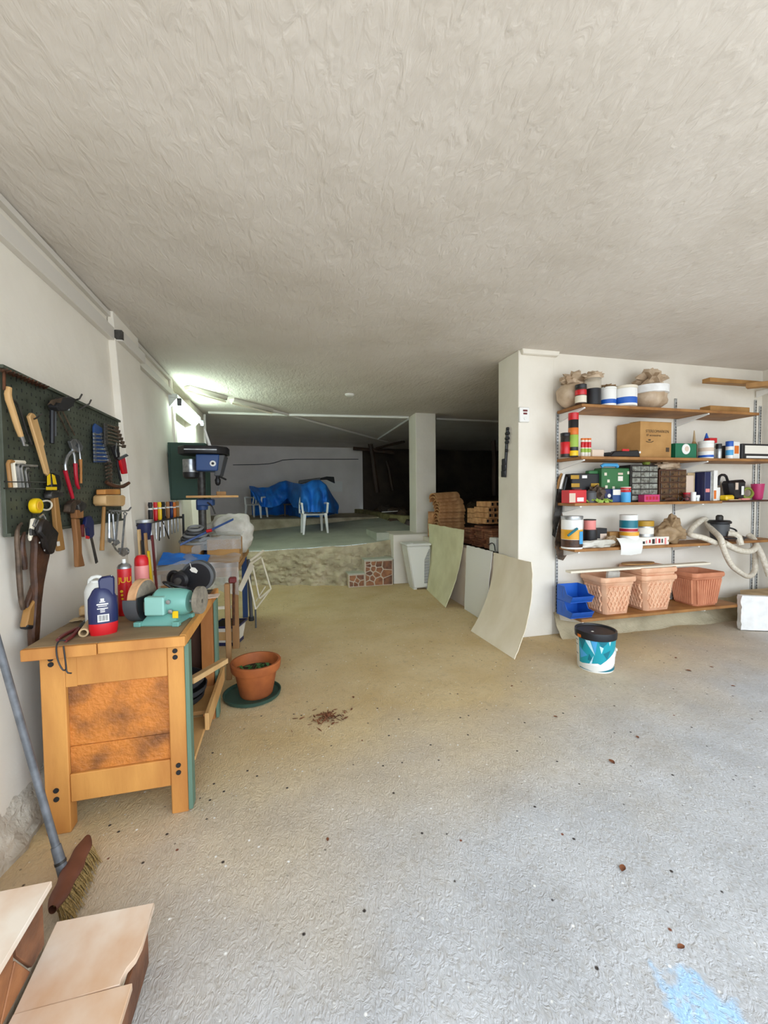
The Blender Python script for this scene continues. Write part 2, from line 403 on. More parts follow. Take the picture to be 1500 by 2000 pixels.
# ---- pillars
def pillar(name, x0, x1, y0, y1, z0):
    return struct(name, B().b2(x0, x1, y0, y1, z0, ZC), 'wall', bev=.006)
p1 = pillar('pillar', 2.372, 2.785, 3.785, 4.19, 0)
b = B(); b.prism([(2.36, 3.73, ZC), (2.80, 3.73, ZC), (2.80, 3.785, ZC - .05), (2.42, 3.785, ZC - .05)], (0, 0, -.001))
b = B(); b.hexa([(2.40, 3.74, ZC - .05), (2.81, 3.74, ZC - .045), (2.81, 3.785, ZC - .05), (2.40, 3.785, ZC - .05), (2.38, 3.73, ZC), (2.82, 3.73, ZC), (2.82, 3.79, ZC), (2.38, 3.79, ZC)])
mk('collar', b, 'wall', p1, bev=.006)
p2 = pillar('pillar', 2.335, 2.715, 7.0, 7.4, .84)
# ---- low wall between the pillars, its head block and the raised floor behind
struct('wall_low', B().b2(2.36, 2.50, 4.19, 6.72, 0, .80), 'parapet', bev=.004)
struct('wall_low_end', B().b2(1.83, 2.72, 6.72, 7.5, 0, .84), 'wall', bev=.006)
mkp = struct('ledge', B().b2(1.60, 1.83, 7.0, 7.9, .56, .86), 'platform', bev=.006)
def pz(x, y): return .60 + .08 * x + .06 * (y - 7.2) + .012 * noise.noise(Vector((x * 2, y * 2, 0)))
def py0(x): return 7.25 - .33 * min(x, 1.0) + .03 * noise.noise(Vector((x * 3, 4, 0)))   # ragged front edge, slanting
b = B()
def plat(u, v):
    x = -2.3 + u * 4.9; y = py0(x) + v * (10.35 - py0(x)); return (x, y, pz(x, y))
b.sheet(plat, 40, 30)
struct('floor_raised', b, 'platform')
b = B()
def riser(u, v):
    x = -1.4 + u * 3.25; y = py0(x); z = v * pz(x, y) + .001
    k = .07 * noise.noise(Vector((x * 5, z * 7, 9))) + .05 * noise.noise(Vector((x * 14, z * 18, 3))) + .02 * noise.noise(Vector((x * 31, z * 37, 5)))
    return (x, y - .015 - .07 * (1 - v) + k * (1 - v ** 6), z)
b.sheet(riser, 150, 36)
struct('wall_riser', b, 'rough_concrete')
# second ledge at the back
b = B()
def led(u, v):
    x = -2.3 + u * 4.7; y = 10.1 + .1 * noise.noise(Vector((x, 0, 2)))
    if v < .3: k = v / .3; return (x, y - .05 * (1 - k) + .04 * noise.noise(Vector((x * 6, k * 3, 1))), .55 + k * .45)
    k = (v - .3) / .7; return (x, y + k * 2.4, 1.0 + .01 * noise.noise(Vector((x * 4, k * 9, 1))))
b.sheet(led, 50, 14)
struct('floor_ledge', b, 'rough_concrete')
# retaining kerb of the earth bank
b = B(); b.hexa([(2.45, 9.3, .60), (3.1, 9.1, .60), (3.2, 9.25, .60), (2.62, 9.45, .60), (2.45, 9.3, 1.06), (3.1, 9.1, 1.03), (3.2, 9.25, 1.03), (2.62, 9.45, 1.06)])
b.hexa([(2.45, 9.3, .60), (2.65, 9.3, .60), (2.35, 12.4, .60), (2.15, 12.4, .60), (2.45, 9.3, 1.06), (2.65, 9.3, 1.06), (2.35, 12.4, 1.12), (2.15, 12.4, 1.12)])
mat('kerb', col('9A9160'), col('6f683f'), sc=5, rough=.85, bump=.4, bsc=30)
struct('wall_kerb', b, 'kerb', bev=.01)
# earth bank and rough rock behind the pillars
b = B()
def bank(u, v):
    x = 2.42 + u * 5.9; y = 4.2 + v * 8.6
    z = .70 + .05 * (y - 4.2) + .10 * max(0, x - 3.4) + .14 * noise.noise(Vector((x * 1.3, y * 1.3, 0))) + .06 * noise.noise(Vector((x * 5, y * 5, 2)))
    if y < 7.4: z = min(z, .83)
    if x < 2.75: z = min(z, .79 if y < 7.6 else (.7 if y < 9.2 else 1.02))
    return (x, y, z)
b.sheet(bank, 60, 80)
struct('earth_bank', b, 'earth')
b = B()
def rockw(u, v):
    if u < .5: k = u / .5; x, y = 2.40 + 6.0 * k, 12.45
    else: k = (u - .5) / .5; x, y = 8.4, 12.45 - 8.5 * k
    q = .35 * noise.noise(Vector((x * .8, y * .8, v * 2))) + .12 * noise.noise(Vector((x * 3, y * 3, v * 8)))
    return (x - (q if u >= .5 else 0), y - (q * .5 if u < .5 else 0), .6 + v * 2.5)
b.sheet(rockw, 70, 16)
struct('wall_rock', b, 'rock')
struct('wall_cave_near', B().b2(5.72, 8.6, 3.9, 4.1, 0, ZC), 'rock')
# ---- two small steps with stone facing up to the raised floor
def stones(b, pts, n, seed, gap, t, plane, lo, hi):
    """irregular stone pieces: voronoi cells of a rectangle, shrunk for the joints; returns polygons"""
    random.seed(seed)
    P = [(random.uniform(lo[0], hi[0]), random.uniform(lo[1], hi[1])) for _ in range(n)]
    for _ in range(3):      # relax
        cs = [cell(P, i, lo, hi) for i in range(n)]
        P = [(sum(p[0] for p in c) / len(c), sum(p[1] for p in c) / len(c)) if c else P[i] for i, c in enumerate(cs)]
    return [inset(cell(P, i, lo, hi), gap) for i in range(n)]
def cell(P, i, lo, hi):
    poly = [(lo[0], lo[1]), (hi[0], lo[1]), (hi[0], hi[1]), (lo[0], hi[1])]
    for j, q in enumerate(P):
        if j == i: continue
        mx, my = (P[i][0] + q[0]) / 2, (P[i][1] + q[1]) / 2; nx, ny = q[0] - P[i][0], q[1] - P[i][1]
        out = []
        for a, b_ in zip(poly, poly[1:] + poly[:1]):
            da = (a[0] - mx) * nx + (a[1] - my) * ny; db = (b_[0] - mx) * nx + (b_[1] - my) * ny
            if da <= 0: out.append(a)
            if da * db < 0: k = da / (da - db); out.append((a[0] + (b_[0] - a[0]) * k, a[1] + (b_[1] - a[1]) * k))
        poly = out
        if not poly: break
    return poly
def inset(poly, g):
    if not poly: return poly
    cx = sum(p[0] for p in poly) / len(poly); cy = sum(p[1] for p in poly) / len(poly)
    r = []
    for x, y in poly:
        d = math.hypot(x - cx, y - cy); k = max(.3, 1 - g / max(d, 1e-4)); r.append((cx + (x - cx) * k, cy + (y - cy) * k))
    return r
st = thing('stone_steps', 'two small steps with tan stone facing beside the white block', 'steps', (1.0, 6.64, 0)); st['kind'] = 'structure'; del st['category']
mk('lower_step', B((1.0, 6.64, 0)).b2(1.04, 1.31, 6.66, 7.2, 0, .215), 'grout', st, bev=.004)
mk('upper_step', B((1.0, 6.64, 0)).b2(1.312, 1.80, 6.66, 7.2, 0, .43), 'grout', st, bev=.004)
mk('tread', B((1.0, 6.64, 0)).b2(1.03, 1.318, 6.645, 7.0, .215, .235), 'platform', st, bev=.003)
mk('tread', B((1.0, 6.64, 0)).b2(1.305, 1.81, 6.645, 7.1, .43, .455), 'platform', st, bev=.003)
for (lo, hi, n, sd_) in (((1.05, .01), (1.305, .205), 6, 4), ((1.325, .01), (1.79, .42), 16, 8)):
    for k, pl in enumerate(stones(None, None, n, sd_, .012, 0, 0, lo, hi)):
        if len(pl) < 3: continue
        b = B((1.0, 6.64, 0)); b.prism([(x, 6.66, z) for x, z in pl], (0, -.012, 0))
        mk('facing_stone', b, 'stone_tile' if k % 3 else 'stone_tile_dark', st, bev=.002)
# ---- tiled steps at the door, near the camera
ds = thing('tiled_steps', 'marble tiled steps with stone riser at lower left corner', 'steps', (-.7, 1.44, 0)); ds['kind'] = 'structure'; del ds['category']
o = (-.7, 1.44, 0)
mk('core', B(o).b2(-.71, -.455, -.6, 1.43, 0, .15), 'grout', ds)
mk('core', B(o).b2(-1.12, -.722, -.6, 1.40, 0, .32), 'grout', ds)
# marble slabs (the first one has a bite out of its edge)
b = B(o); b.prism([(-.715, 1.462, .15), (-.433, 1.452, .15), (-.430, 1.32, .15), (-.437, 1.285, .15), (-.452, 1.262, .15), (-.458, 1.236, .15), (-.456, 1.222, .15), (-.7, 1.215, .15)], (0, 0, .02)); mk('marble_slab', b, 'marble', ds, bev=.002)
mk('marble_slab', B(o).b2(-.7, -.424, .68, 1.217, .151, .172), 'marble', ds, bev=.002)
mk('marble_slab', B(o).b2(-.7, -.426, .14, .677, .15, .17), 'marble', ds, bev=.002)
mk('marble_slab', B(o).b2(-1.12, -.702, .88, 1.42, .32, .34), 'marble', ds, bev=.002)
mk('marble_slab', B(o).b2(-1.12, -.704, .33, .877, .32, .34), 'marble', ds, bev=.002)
for X, z0, z1, y1, sd_, n in ((-.722, .172, .318, 1.39, 5, 9), (-.455, .005, .146, 1.42, 6, 9)):
    for k, pl in enumerate(stones(None, None, n, sd_, .008, 0, 0, (.2, z0), (y1, z1))):
        if len(pl) < 3: continue
        b = B(o); b.prism([(X, y, z) for y, z in pl], (.012, 0, 0)); mk('facing_stone', b, 'stone_tile' if k % 2 else 'stone_tile_dark', ds, bev=.002)
# ---- cable duct, pipes and lamps
tr = thing('cable_duct', 'long beige cable duct running along the top of the left wall', 'duct', (-1.25, 1.0, 2.8)); o = (-1.25, 1.0, 2.8)
for y0, y1, z, w in ((-.9, 3.72, 2.80, .10), (3.72, 4.30, 2.80, .09), (4.30, 5.52, 2.78, .075)):
    x = wx(z) + (.05 if 3.7 < y0 < 4.2 else 0)
    mk('duct_length', B(o).b2(x, x + .045, y0, y1 - .004, z - w / 2, z + w / 2), 'trunk', tr, bev=.004)
mk('junction', B(o).b2(wx(2.8) + .04, wx(2.8) + .10, 3.70, 3.74, 2.765, 2.835), 'iron', tr, bev=.004)
mk('upper_strip', B(o).b2(wx(2.9), wx(2.9) + .03, -.9, 5.5, 2.93, 2.965), 'trunk', tr)
# lit fluorescent lamp on the left wall
lp = thing('fluorescent_lamp', 'lit fluorescent tube lamp glowing on the left wall', 'lamp', (-1.25, 5.45, 2.7)); o = (-1.25, 5.45, 2.7)
mk('housing', B(o).b2(-1.31, -1.20, 5.45, 6.95, 2.71, 2.76), 'lamp_metal', lp, bev=.005)
mk('reflector', B(o).hexa([(-1.31, 5.45, 2.60), (-1.29, 5.45, 2.60), (-1.29, 6.95, 2.60), (-1.31, 6.95, 2.60), (-1.31, 5.45, 2.71), (-1.20, 5.45, 2.71), (-1.20, 6.95, 2.71), (-1.31, 6.95, 2.71)]), 'lamp_metal', lp)
mk('tube', B(o).cyl((-1.175, 5.50, 2.655), (-1.175, 6.90, 2.655), .019, n=12), 'tube_glow', lp)
for y in (5.47, 6.93): mk('socket', B(o).box((-1.18, y, 2.665), (.05, .03, .09)), 'dgrey', lp, bev=.004)
# unlit batten across the ceiling and conduits
bt = thing('ceiling_batten', 'unlit tube batten slanting across the ceiling near the lit lamp', 'lamp', (-1.2, 5.86, 2.94)); o = (-1.2, 5.86, 2.94)
A_, Bq, Cq = at(365, 757, Z=2.95), at(440, 778, Z=2.95), at(530, 801, Z=2.95)
for a, b_ in ((A_, Bq), (Bq + (Cq - Bq) * .12, Cq)):
    d = (b_ - a); n_ = Vector((-d.y, d.x, 0)).normalized()
    b = B(o); b.hexa([a - n_ * .04 - Vector((0, 0, .03)), b_ - n_ * .04 - Vector((0, 0, .03)), b_ + n_ * .04 - Vector((0, 0, .03)), a + n_ * .04 - Vector((0, 0, .03)), a - n_ * .06 + Vector((0, 0, .024)), b_ - n_ * .06 + Vector((0, 0, .024)), b_ + n_ * .06 + Vector((0, 0, .024)), a + n_ * .06 + Vector((0, 0, .024))])
    mk('batten_body', b, 'bare_metal_pipe', bt, bev=.004)
    mk('tube', B(o).cyl(a - Vector((0, 0, .05)), b_ - Vector((0, 0, .05)), .014, n=8), 'cream', bt)
def pipe(name, pts, r, m, label): return single(name, B(pts[0]).tube(pts, r, 8), m, label, 'pipe')
zp = ZC - .025
pipe('conduit_pipe', [at(530, 801, Z=zp), at(640, 831, Z=zp), at(757, 863, Z=zp)], .024, 'trunk', 'beige conduit continuing from the ceiling batten into the dark back')
pipe('conduit_pipe', [at(407, 805.5, Z=zp), at(560, 810, Z=zp), at(798, 815, Z=zp)], .022, 'white', 'straight white conduit across the ceiling from left wall to far pillar')
pipe('conduit_pipe', [at(799, 818, Z=zp), at(737, 858, Z=zp)], .02, 'white', 'short white conduit slanting from far pillar to the dark rear')
pipe('conduit_pipe', [at(852, 818, Z=zp), at(973, 823, Z=zp)], .02, 'trunk', 'dim conduit on the ceiling between the two pillars')
pipe('drop_pipe', [(-1.27, 7.70, ZC - .03), (-1.27, 7.70, 2.2), (-1.25, 7.70, 1.2)], .022, 'white', 'white pipe running down the end of the left wall')
b = B(at(683, 770, Z=ZC)); c = at(683, 770, Z=ZC); b.lathe([(0, -.03), (.05, -.028), (.07, -.012), (.07, 0)], c, 16)
single('ceiling_rose', b, 'white', 'small round white fitting on the ceiling', 'ceiling fitting')
# sockets and cable box on the left wall
for (x, y, w, h, lb) in ((341, 943, .10, .12, 'small grey socket box on left wall above screwdriver rack'), (341, 968, .10, .13, 'white switch box on left wall below the grey socket')):
    p = at(x, y, X=-1.235); b = B(p); b.box(p, (.05, w, h)); oo = single('socket_box', b, 'white' if h > .125 else 'zinc', lb, 'socket', bev=.006)
    mk('rocker', B(p).box(p + Vector((.027, 0, 0)), (.008, w * .5, h * .55)), 'grey' if h < .125 else 'white_plastic', oo, bev=.003)
# controller and black rod on the near pillar
p = at(1021, 811, Y=3.785); t = thing('control_unit', 'small white control unit with two dark displays on near pillar', 'control unit', p)
mk('case', B(p).box(p + Vector((0, -.018, 0)), (.115, .036, .15)), 'white', t, bev=.006)
for dz, w in ((.04, .05), (.01, .042)): mk('display', B(p).box(p + Vector((.005, -.037, dz)), (w, .004, .018)), 'maroon', t)
mk('dial', B(p).lathe([(0, 0), (.016, 0), (.016, .006), (0, .008)], p + Vector((.005, -.036, -.04)), 12, Matrix.Rotation(R(90), 3, 'X')), 'white_plastic', t)
q0, q1 = at(991, 838, X=2.36), at(986, 932, X=2.36); t = thing('wall_bracket', 'black metal bracket rod hung on the side of the near pillar', 'bracket', q1)
mk('rod', B(q1).tube([q0, q1], .016, 8), 'black', t)
for k, (f, l) in enumerate(((.0, .03), (.1, .06), (.2, .06), (.28, .05), (.45, .03))):
    p = q0.lerp(q1, f); mk('knob', B(q1).box(p + Vector((-.015, -.03, 0)), (.03, l, .028)), 'black', t, bev=.006)
for f in (.68, .8, .93):
    p = q0.lerp(q1, f); mk('clamp', B(q1).box(p + Vector((-.012, .012, 0)), (.035, .05, .07)), 'black', t, bev=.006)
# ================================================================ WORKBENCH
o = (-.75, 2.08, 0)
wb = thing('workbench', 'old honey-coloured wooden workbench standing against the left wall', 'workbench', o)
BZ = .865
def leg(x0, x1, y0, y1): return mk('leg', B(o).b2(x0, x1, y0, y1, 0, .815), 'wood_bench', wb, bev=.004)
leg(-1.045, -.950, 2.085, 2.15); leg(-.535, -.462, 2.085, 2.15); leg(-1.045, -.950, 2.95, 3.01); leg(-.535, -.462, 2.95, 3.01)
mk('end_rail', B(o).b2(-.949, -.536, 2.092, 2.135, .665, .812), 'wood_bench', wb, bev=.003)
mk('end_rail', B(o).b2(-.949, -.536, 2.092, 2.135, .135, .262), 'wood_bench', wb, bev=.003)
mk('end_panel', B(o).b2(-.949, -.536, 2.108, 2.125, .385, .664), 'wood_panel', wb)
mk('end_panel', B(o).b2(-.949, -.536, 2.104, 2.125, .263, .383), 'wood_panel', wb, bev=.002)
mk('end_stile', B(o).b2(-.949, -.905, 2.090, 2.091, .664, .812), 'wood_bench', wb)
mk('front_post', B(o).b2(-.461, -.442, 2.085, 2.15, .01, .815), 'green_edge', wb, bev=.002)
mk('front_post', B(o).b2(-.461, -.442, 2.93, 3.01, .01, .815), 'green_edge', wb, bev=.002)
mk('front_batten', B(o).b2(-.535, -.463, 2.89, 2.949, .02, .815), 'wood_bench_dark', wb, bev=.002)
mk('back_panel', B(o).b2(-1.045, -1.02, 2.151, 2.949, .15, .81), 'wood_dark', wb)
mk('far_panel', B(o).b2(-.949, -.536, 2.955, 2.975, .15, .81), 'wood_dark', wb)
# plank top with a worn front edge strip
for k, (y0, y1) in enumerate(((2.055, 2.36), (2.362, 2.70), (2.702, 3.07))):
    mk('top_plank', B(o).b2(-1.085, -.475, y0, y1, .815, BZ - .002 * k), 'dust_wood', wb, bev=.004)
mk('top_edge', B(o).b2(-.474, -.445, 2.055, 3.07, .815, BZ + .002), 'wood_bench', wb, bev=.004)
mk('top_edge', B(o).b2(-.80, -.445, 2.035, 2.054, .818, BZ), 'wood_bench', wb, bev=.003)
mk('top_edge', B(o).b2(-1.085, -.803, 2.03, 2.054, .815, BZ), 'wood_bench', wb, bev=.003)
# lower shelf of loose boards
mk('shelf_board', B(o).b2(-.93, -.44, 2.16, 2.55, .20, .222), 'wood_ply', wb, bev=.003)
mk('shelf_board', B(o).b2(-.93, -.42, 2.553, 2.94, .23, .252), 'wood_ply', wb, bev=.003)
mk('shelf_edge', B(o).b2(-.438, -.415, 2.40, 3.05, .215, .31), 'wood_ply', wb, bev=.003)
for x, z in ((-1.0, .775), (-1.0, .80), (-.50, .785), (-.50, .755), (-1.0, .205), (-1.0, .165), (-.50, .235), (-.50, .20)):
    mk('bolt', B(o).lathe([(0, -.004), (.011, -.004), (.011, .002), (0, .002)], (x, 2.084, z), 12, Matrix.Rotation(R(-90), 3, 'X')), 'black_rough', wb)

# ---- things on the bench
def rb(px, py, z=BZ): return at(px, py, Z=z)
# blue detergent pouch-bottle
p = rb(203, 1237); hh = at(203, 1125, Y=p.y).z - BZ
t = thing('refill_pouch', 'navy blue refill pouch with red base and barcode on workbench', 'pouch', p, R(18))
ex = lambda prof, c=(0, 0, 0): B().lathe(prof, c, 24, None, 1, .62)
mk('body', ex([(0, 0), (.053, 0), (.058, .03), (.0585, .055)]), 'red', t)
b = ex([(.0585, .055), (.0595, .11), (.058, hh * .62), (.047, hh * .70), (.040, hh * .76), (.030, hh * .80)]); mk('sleeve', b, 'navy', t)
b = B(); b.prism([(-.012, -.018, hh * .72), (.048, -.018, hh * .62), (.05, -.018, hh * .97), (.035, -.018, hh), (-.005, -.018, hh * .985), (-.015, -.018, hh * .93)], (0, .036, 0)); mk('grip', b, 'navy', t, bev=.006)
mk('barcode_label', B().box((.002, -.0375, .082), (.045, .003, .034)), 'white', t)
for k in range(9): mk('bar', B().box((-.016 + k * .0042, -.0395, .083), (.0022 if k % 3 else .0012, .001, .026)), 'black', t)
for k, (w, z, h_) in enumerate(((.014, .168, .012), (.022, .158, .004), (.045, .147, .006), (.035, .138, .003), (.042, .127, .004), (.018, .12, .004), (.018, .112, .004))):
    mk('print_line', B().box((0, -.0375, z), (w, .002, h_)), 'white', t)
# white canister behind it
p = rb(182, 1225); p.y += .06; t = thing('canister', 'white plastic canister half hidden behind the navy pouch', 'canister', p)
mk('body', B().lathe([(0, 0), (.05, 0), (.055, .01), (.055, .17), (.045, .2), (.03, .215), (.03, .225), (0, .225)], (0, 0, 0), 20), 'white_plastic', t)
mk('handle', B().tube([(-.035, 0, .2), (-.03, 0, .235), (.01, 0, .245), (.03, 0, .22)], .009, 8, sm=1), 'white_plastic', t)
# red spray can with yellow lettering
p = rb(239, 1205); p.y += .05; s_ = at(239, 1105, Y=p.y).z - BZ; t = thing('spray_can', 'red spray can with yellow lettering and silver top', 'spray can', p)
rr = .034
mk('can', B().lathe([(0, 0), (rr, 0), (rr, s_ - .02), (rr * .97, s_ - .012)], (0, 0, 0), 24), 'red', t)
mk('collar', B().lathe([(rr, s_ - .014), (rr, s_ - .006), (rr * .8, s_ + .006), (rr * .4, s_ + .014), (.013, s_ + .016), (0, s_ + .016)], (0, 0, 0), 24), 'steel', t)
mk('nozzle', B().lathe([(.008, s_ + .014), (.010, s_ + .02), (.009, s_ + .036), (0, s_ + .037)], (0, 0, 0), 12), 'white_plastic', t)
text_on('lettering', 'JUU', .042, 'yellow', t, Matrix.Translation((0, 0, s_ - .075)) @ Matrix.Rotation(R(22), 4, 'Z'), rr + .0005)
for k in range(3): mk('print_spot', B().lathe([(0, 0), (.008 - k * .0015, 0), (.006, .002), (0, .002)], (-.005 + k * .002, -rr, s_ - .135 - k * .02), 10, Matrix.Rotation(R(90), 3, 'X')), 'yellow', t)
# pink bottle with red cap
p = rb(277, 1190); p.y += .02; s_ = at(277, 1083, Y=p.y).z - BZ; t = thing('spray_bottle', 'pink aerosol bottle with a rounded bright red cap', 'bottle', p)
mk('bottle', B().lathe([(0, 0), (.034, 0), (.037, .006), (.037, s_ - .066), (.036, s_ - .062)], (0, 0, 0), 24), 'pink', t)
mk('cap', B().lathe([(.036, s_ - .062), (.0365, s_ - .045), (.034, s_ - .02), (.022, s_ - .004), (0, s_)], (0, 0, 0), 24), 'red', t)
# bench grinder
p = rb(322, 1215); t = thing('bench_grinder', 'teal bench grinder with a pale felt wheel in a black guard', 'bench grinder', p, R(-14))
mk('base', B().hexa([(-.10, -.075, 0), (.10, -.075, 0), (.10, .085, 0), (-.10, .085, 0), (-.06, -.04, .055), (.07, -.04, .055), (.07, .06, .055), (-.06, .06, .055)]), 'teal', t, bev=.006)
for x in (-.095, .095):
    mk('foot', B().box((x, -.07, .012), (.035, .03, .024)), 'teal', t, bev=.004); mk('foot', B().box((x, .08, .012), (.035, .03, .024)), 'teal', t, bev=.004)
rx = Matrix.Rotation(R(90), 3, 'Y')
mk('motor', B().lathe([(0, -.075), (.055, -.075), (.068, -.06), (.068, .075), (.055, .10), (0, .10)], (.03, .01, .105), 28, rx), 'teal', t)
mk('front_box', B().box((-.012, -.055, .100), (.098, .045, .092)), 'teal_light', t, bev=.006)
mk('nameplate', B().box((.085, -.058, .055), (.028, .004, .035), (0, 0, 0)), 'yellow', t)
for x, z in ((.055, .12), (.065, .072)):
    mk('screw', B().lathe([(0, 0), (.011, 0), (.011, .01), (0, .012)], (x, -.06, z), 10, Matrix.Rotation(R(90), 3, 'X')), 'steel', t)
mk('shaft', B().cyl((-.15, .01, .105), (.19, .01, .105), .011), 'steel', t)
mk('wheel', B().lathe([(0, -.022), (.095, -.022), (.1, -.018), (.1, .018), (.095, .022), (0, .022)], (-.118, .012, .122), 40, rx), 'felt', t)
mk('wheel_face', B().lathe([(0, .0225), (.093, .0225), (.09, .0245), (0, .0245)], (-.118, .012, .122), 40, rx), 'stone_wheel', t)
b = B()
def guard(u, v):      # scoop round the lower half of the wheel
    a = R(170 + 200 * u); w = -.034 + .068 * v; return (-.118 + w, .012 + .112 * math.cos(a), .118 + .112 * math.sin(a))
b.sheet(guard, 24, 2, .004); mk('guard', b, 'dgrey', t)
b = B(); q = [(-.118 + .035, .012 + .113 * math.cos(R(a)), .118 + .113 * math.sin(R(a))) for a in range(165, 376, 10)]; b.prism(q, (.006, 0, 0)); g_ = mk('guard_plate', b, 'black', t)
mk('slot', B().box((-.0755, -.04, .09), (.003, .012, .05)), 'cream', g_)
mk('far_wheel', B().lathe([(0, -.012), (.07, -.012), (.07, .012), (0, .012)], (.178, .012, .11), 28, rx), 'stone_wheel', t)
mk('cable', B().tube([(.02, .07, .15), (-.04, .05, .20), (.02, .0, .205), (.09, -.03, .19), (.13, .02, .17), (.12, .08, .10)], .006, 8, sm=2), 'black', t)
# black double-disc machine with tag at the bench's far end
p = rb(405, 1163); p.y = 2.90; p.x = -.60; t = thing('circular_saw', 'black circular saw with big round guard and white tag', 'saw', p, R(-8))
ry = Matrix.Rotation(R(90), 3, 'X')
mk('blade_guard', B().lathe([(0, -.03), (.085, -.03), (.095, -.02), (.095, .02), (.085, .03), (0, .03)], (.06, 0, .125), 36, ry), 'black', t)
mk('guard_rim', B().lathe([(.095, -.028), (.103, -.024), (.103, .024), (.095, .028)], (.06, .0, .125), 36, ry), 'dgrey', t)
mk('motor', B().lathe([(0, 0), (.05, 0), (.055, .01), (.055, .10), (.04, .115), (0, .115)], (-.03, .02, .115), 24, ry), 'black', t)
mk('motor_cap', B().lathe([(0, 0), (.022, 0), (.022, .012), (0, .014)], (-.03, -.096, .115), 16, ry), 'iron', t)
mk('handle', B().tube([(-.06, 0, .14), (-.10, 0, .16), (-.13, .01, .13), (-.13, .02, .08), (-.09, .02, .06)], .014, 8, sm=2), 'black', t)
mk('sole_plate', B().box((0, .01, .012), (.24, .14, .006)), 'iron', t, bev=.002)
mk('sole_post', B().box((.0, .03, .045), (.05, .04, .07)), 'iron', t)
mk('price_tag', B().prism([(.02, -.036, .175), (.032, -.036, .16), (.062, -.036, .15), (.07, -.036, .165), (.055, -.036, .185), (.035, -.036, .19)], (0, -.002, 0)), 'paper', t)
mk('tag_string', B().tube([(.03, -.036, .185), (.022, -.034, .215)], .002, 6), 'paper', t)
p = at(362, 1150, Y=2.93); p.z = BZ; t = single('cloth_roll', B(p).lathe([(0, 0), (.028, 0), (.024, .1), (.027, .135), (.018, .15), (0, .15)], p, 14), 'cloth', 'pale rolled cloth standing beside the black circular saw', 'cloth')
p = rb(376, 1180); t = single('yellow_file', B(p).hexa([p + Vector(v) for v in ((-.10, -.01, .0), (.06, -.05, .0), (.07, -.02, .0), (-.09, .02, 0), (-.10, -.01, .02), (.06, -.05, .02), (.07, -.02, .02), (-.09, .02, .02))]), 'yellow', 'flat yellow sander pad lying beside the bench grinder', 'sander pad', bev=.003)
p = rb(405, 1168); b = B(p)
b.sheet(lambda u, v: p + Vector((-.07 + u * .14, -.05 + v * .10, .012 + .012 * noise.noise(Vector((u * 4, v * 4, 1))))), 8, 6, .003)
single('crumpled_paper', b, 'pinkpaper', 'crumpled pale paper at the far corner of the workbench', 'paper')
# rolled tube, red pliers, cork block, wire loop
p0, p1_ = rb(163, 1236, BZ + .021), rb(192, 1195, BZ + .021); d = (p1_ - p0).normalized()
t = single('cardboard_tube', (lambda b: b)(B(p0)), 'cardboard_light', 'hollow beige cardboard tube lying on the bench edge', 'tube') if False else None
b = B(p0); n_ = 16; u_ = Vector((-d.y, d.x, 0)); w_ = Vector((0, 0, 1)); rings = []
for q, r_ in ((p0, .013), (p0, .020), (p1_, .020), (p1_, .013)): rings.append(b.ring(q, u_, w_, r_, n_))
for i in range(4):
    for k in range(n_): b.f([rings[i][k], rings[i][(k + 1) % n_], rings[(i + 1) % 4][(k + 1) % n_], rings[(i + 1) % 4][k]])
single('cardboard_tube', b, 'cardboard_light', 'hollow beige cardboard tube lying on the bench edge', 'tube')
p = rb(128, 1232); t = thing('pliers', 'pliers with worn red handles lying at the bench corner', 'pliers', p)
a, a2, j, h1, h2 = [rb(*q, BZ + .01) for q in ((112, 1250), (128, 1252), (160, 1222), (175, 1205), (178, 1212))]
mk('grip', B(p).tube([a, a.lerp(j, .35) + Vector((-.012, 0, 0)), a.lerp(j, .8)], [.007, .009, .008], 8, sm=1), 'maroon', t)
mk('grip', B(p).tube([a2, a2.lerp(j, .35) + Vector((.008, 0, 0)), a2.lerp(j, .8)], [.007, .009, .008], 8, sm=1), 'maroon', t)
mk('jaws', B(p).tube([j - (h1 - j) * .3, j, j.lerp(h1, .6), h1], [.008, .013, .010, .003], 8), 'iron', t)
p = rb(167, 1203); t = single('cork_block', B(p).box(p + Vector((0, .03, .024)), (.075, .055, .048), (0, 0, .3)), 'wood_pale', 'pale cork sanding block against the wall on the bench', 'block', bev=.008)
p = rb(160, 1214); b = B(p); b.sheet(lambda u, v: p + Vector((-.05 + u * .10, -.015 + v * .05, .012 + .008 * noise.noise(Vector((u * 5, v * 4, 7))))), 8, 4, .003)
single('scrap_rag', b, 'cardboard_light', 'small dusty rag under the cork block', 'rag')
w0 = [at(*q, Y=2.022) for q in ((128, 1254), (116, 1250), (109, 1262), (112, 1290), (124, 1312), (130, 1305), (127, 1275), (120, 1254))]
w0[0].z += .006; tail = [at(*q, Y=2.022) for q in ((124, 1262), (129, 1300), (130, 1314), (140, 1315))]
t = thing('wire_hook', 'bent black wire loop hanging off the bench edge', 'wire', w0[0]); mk('loop', B(w0[0]).tube(w0[:6], .0032, 6, sm=2), 'black', t); mk('tail', B(w0[0]).tube(tail, .0032, 6, sm=1), 'black', t)
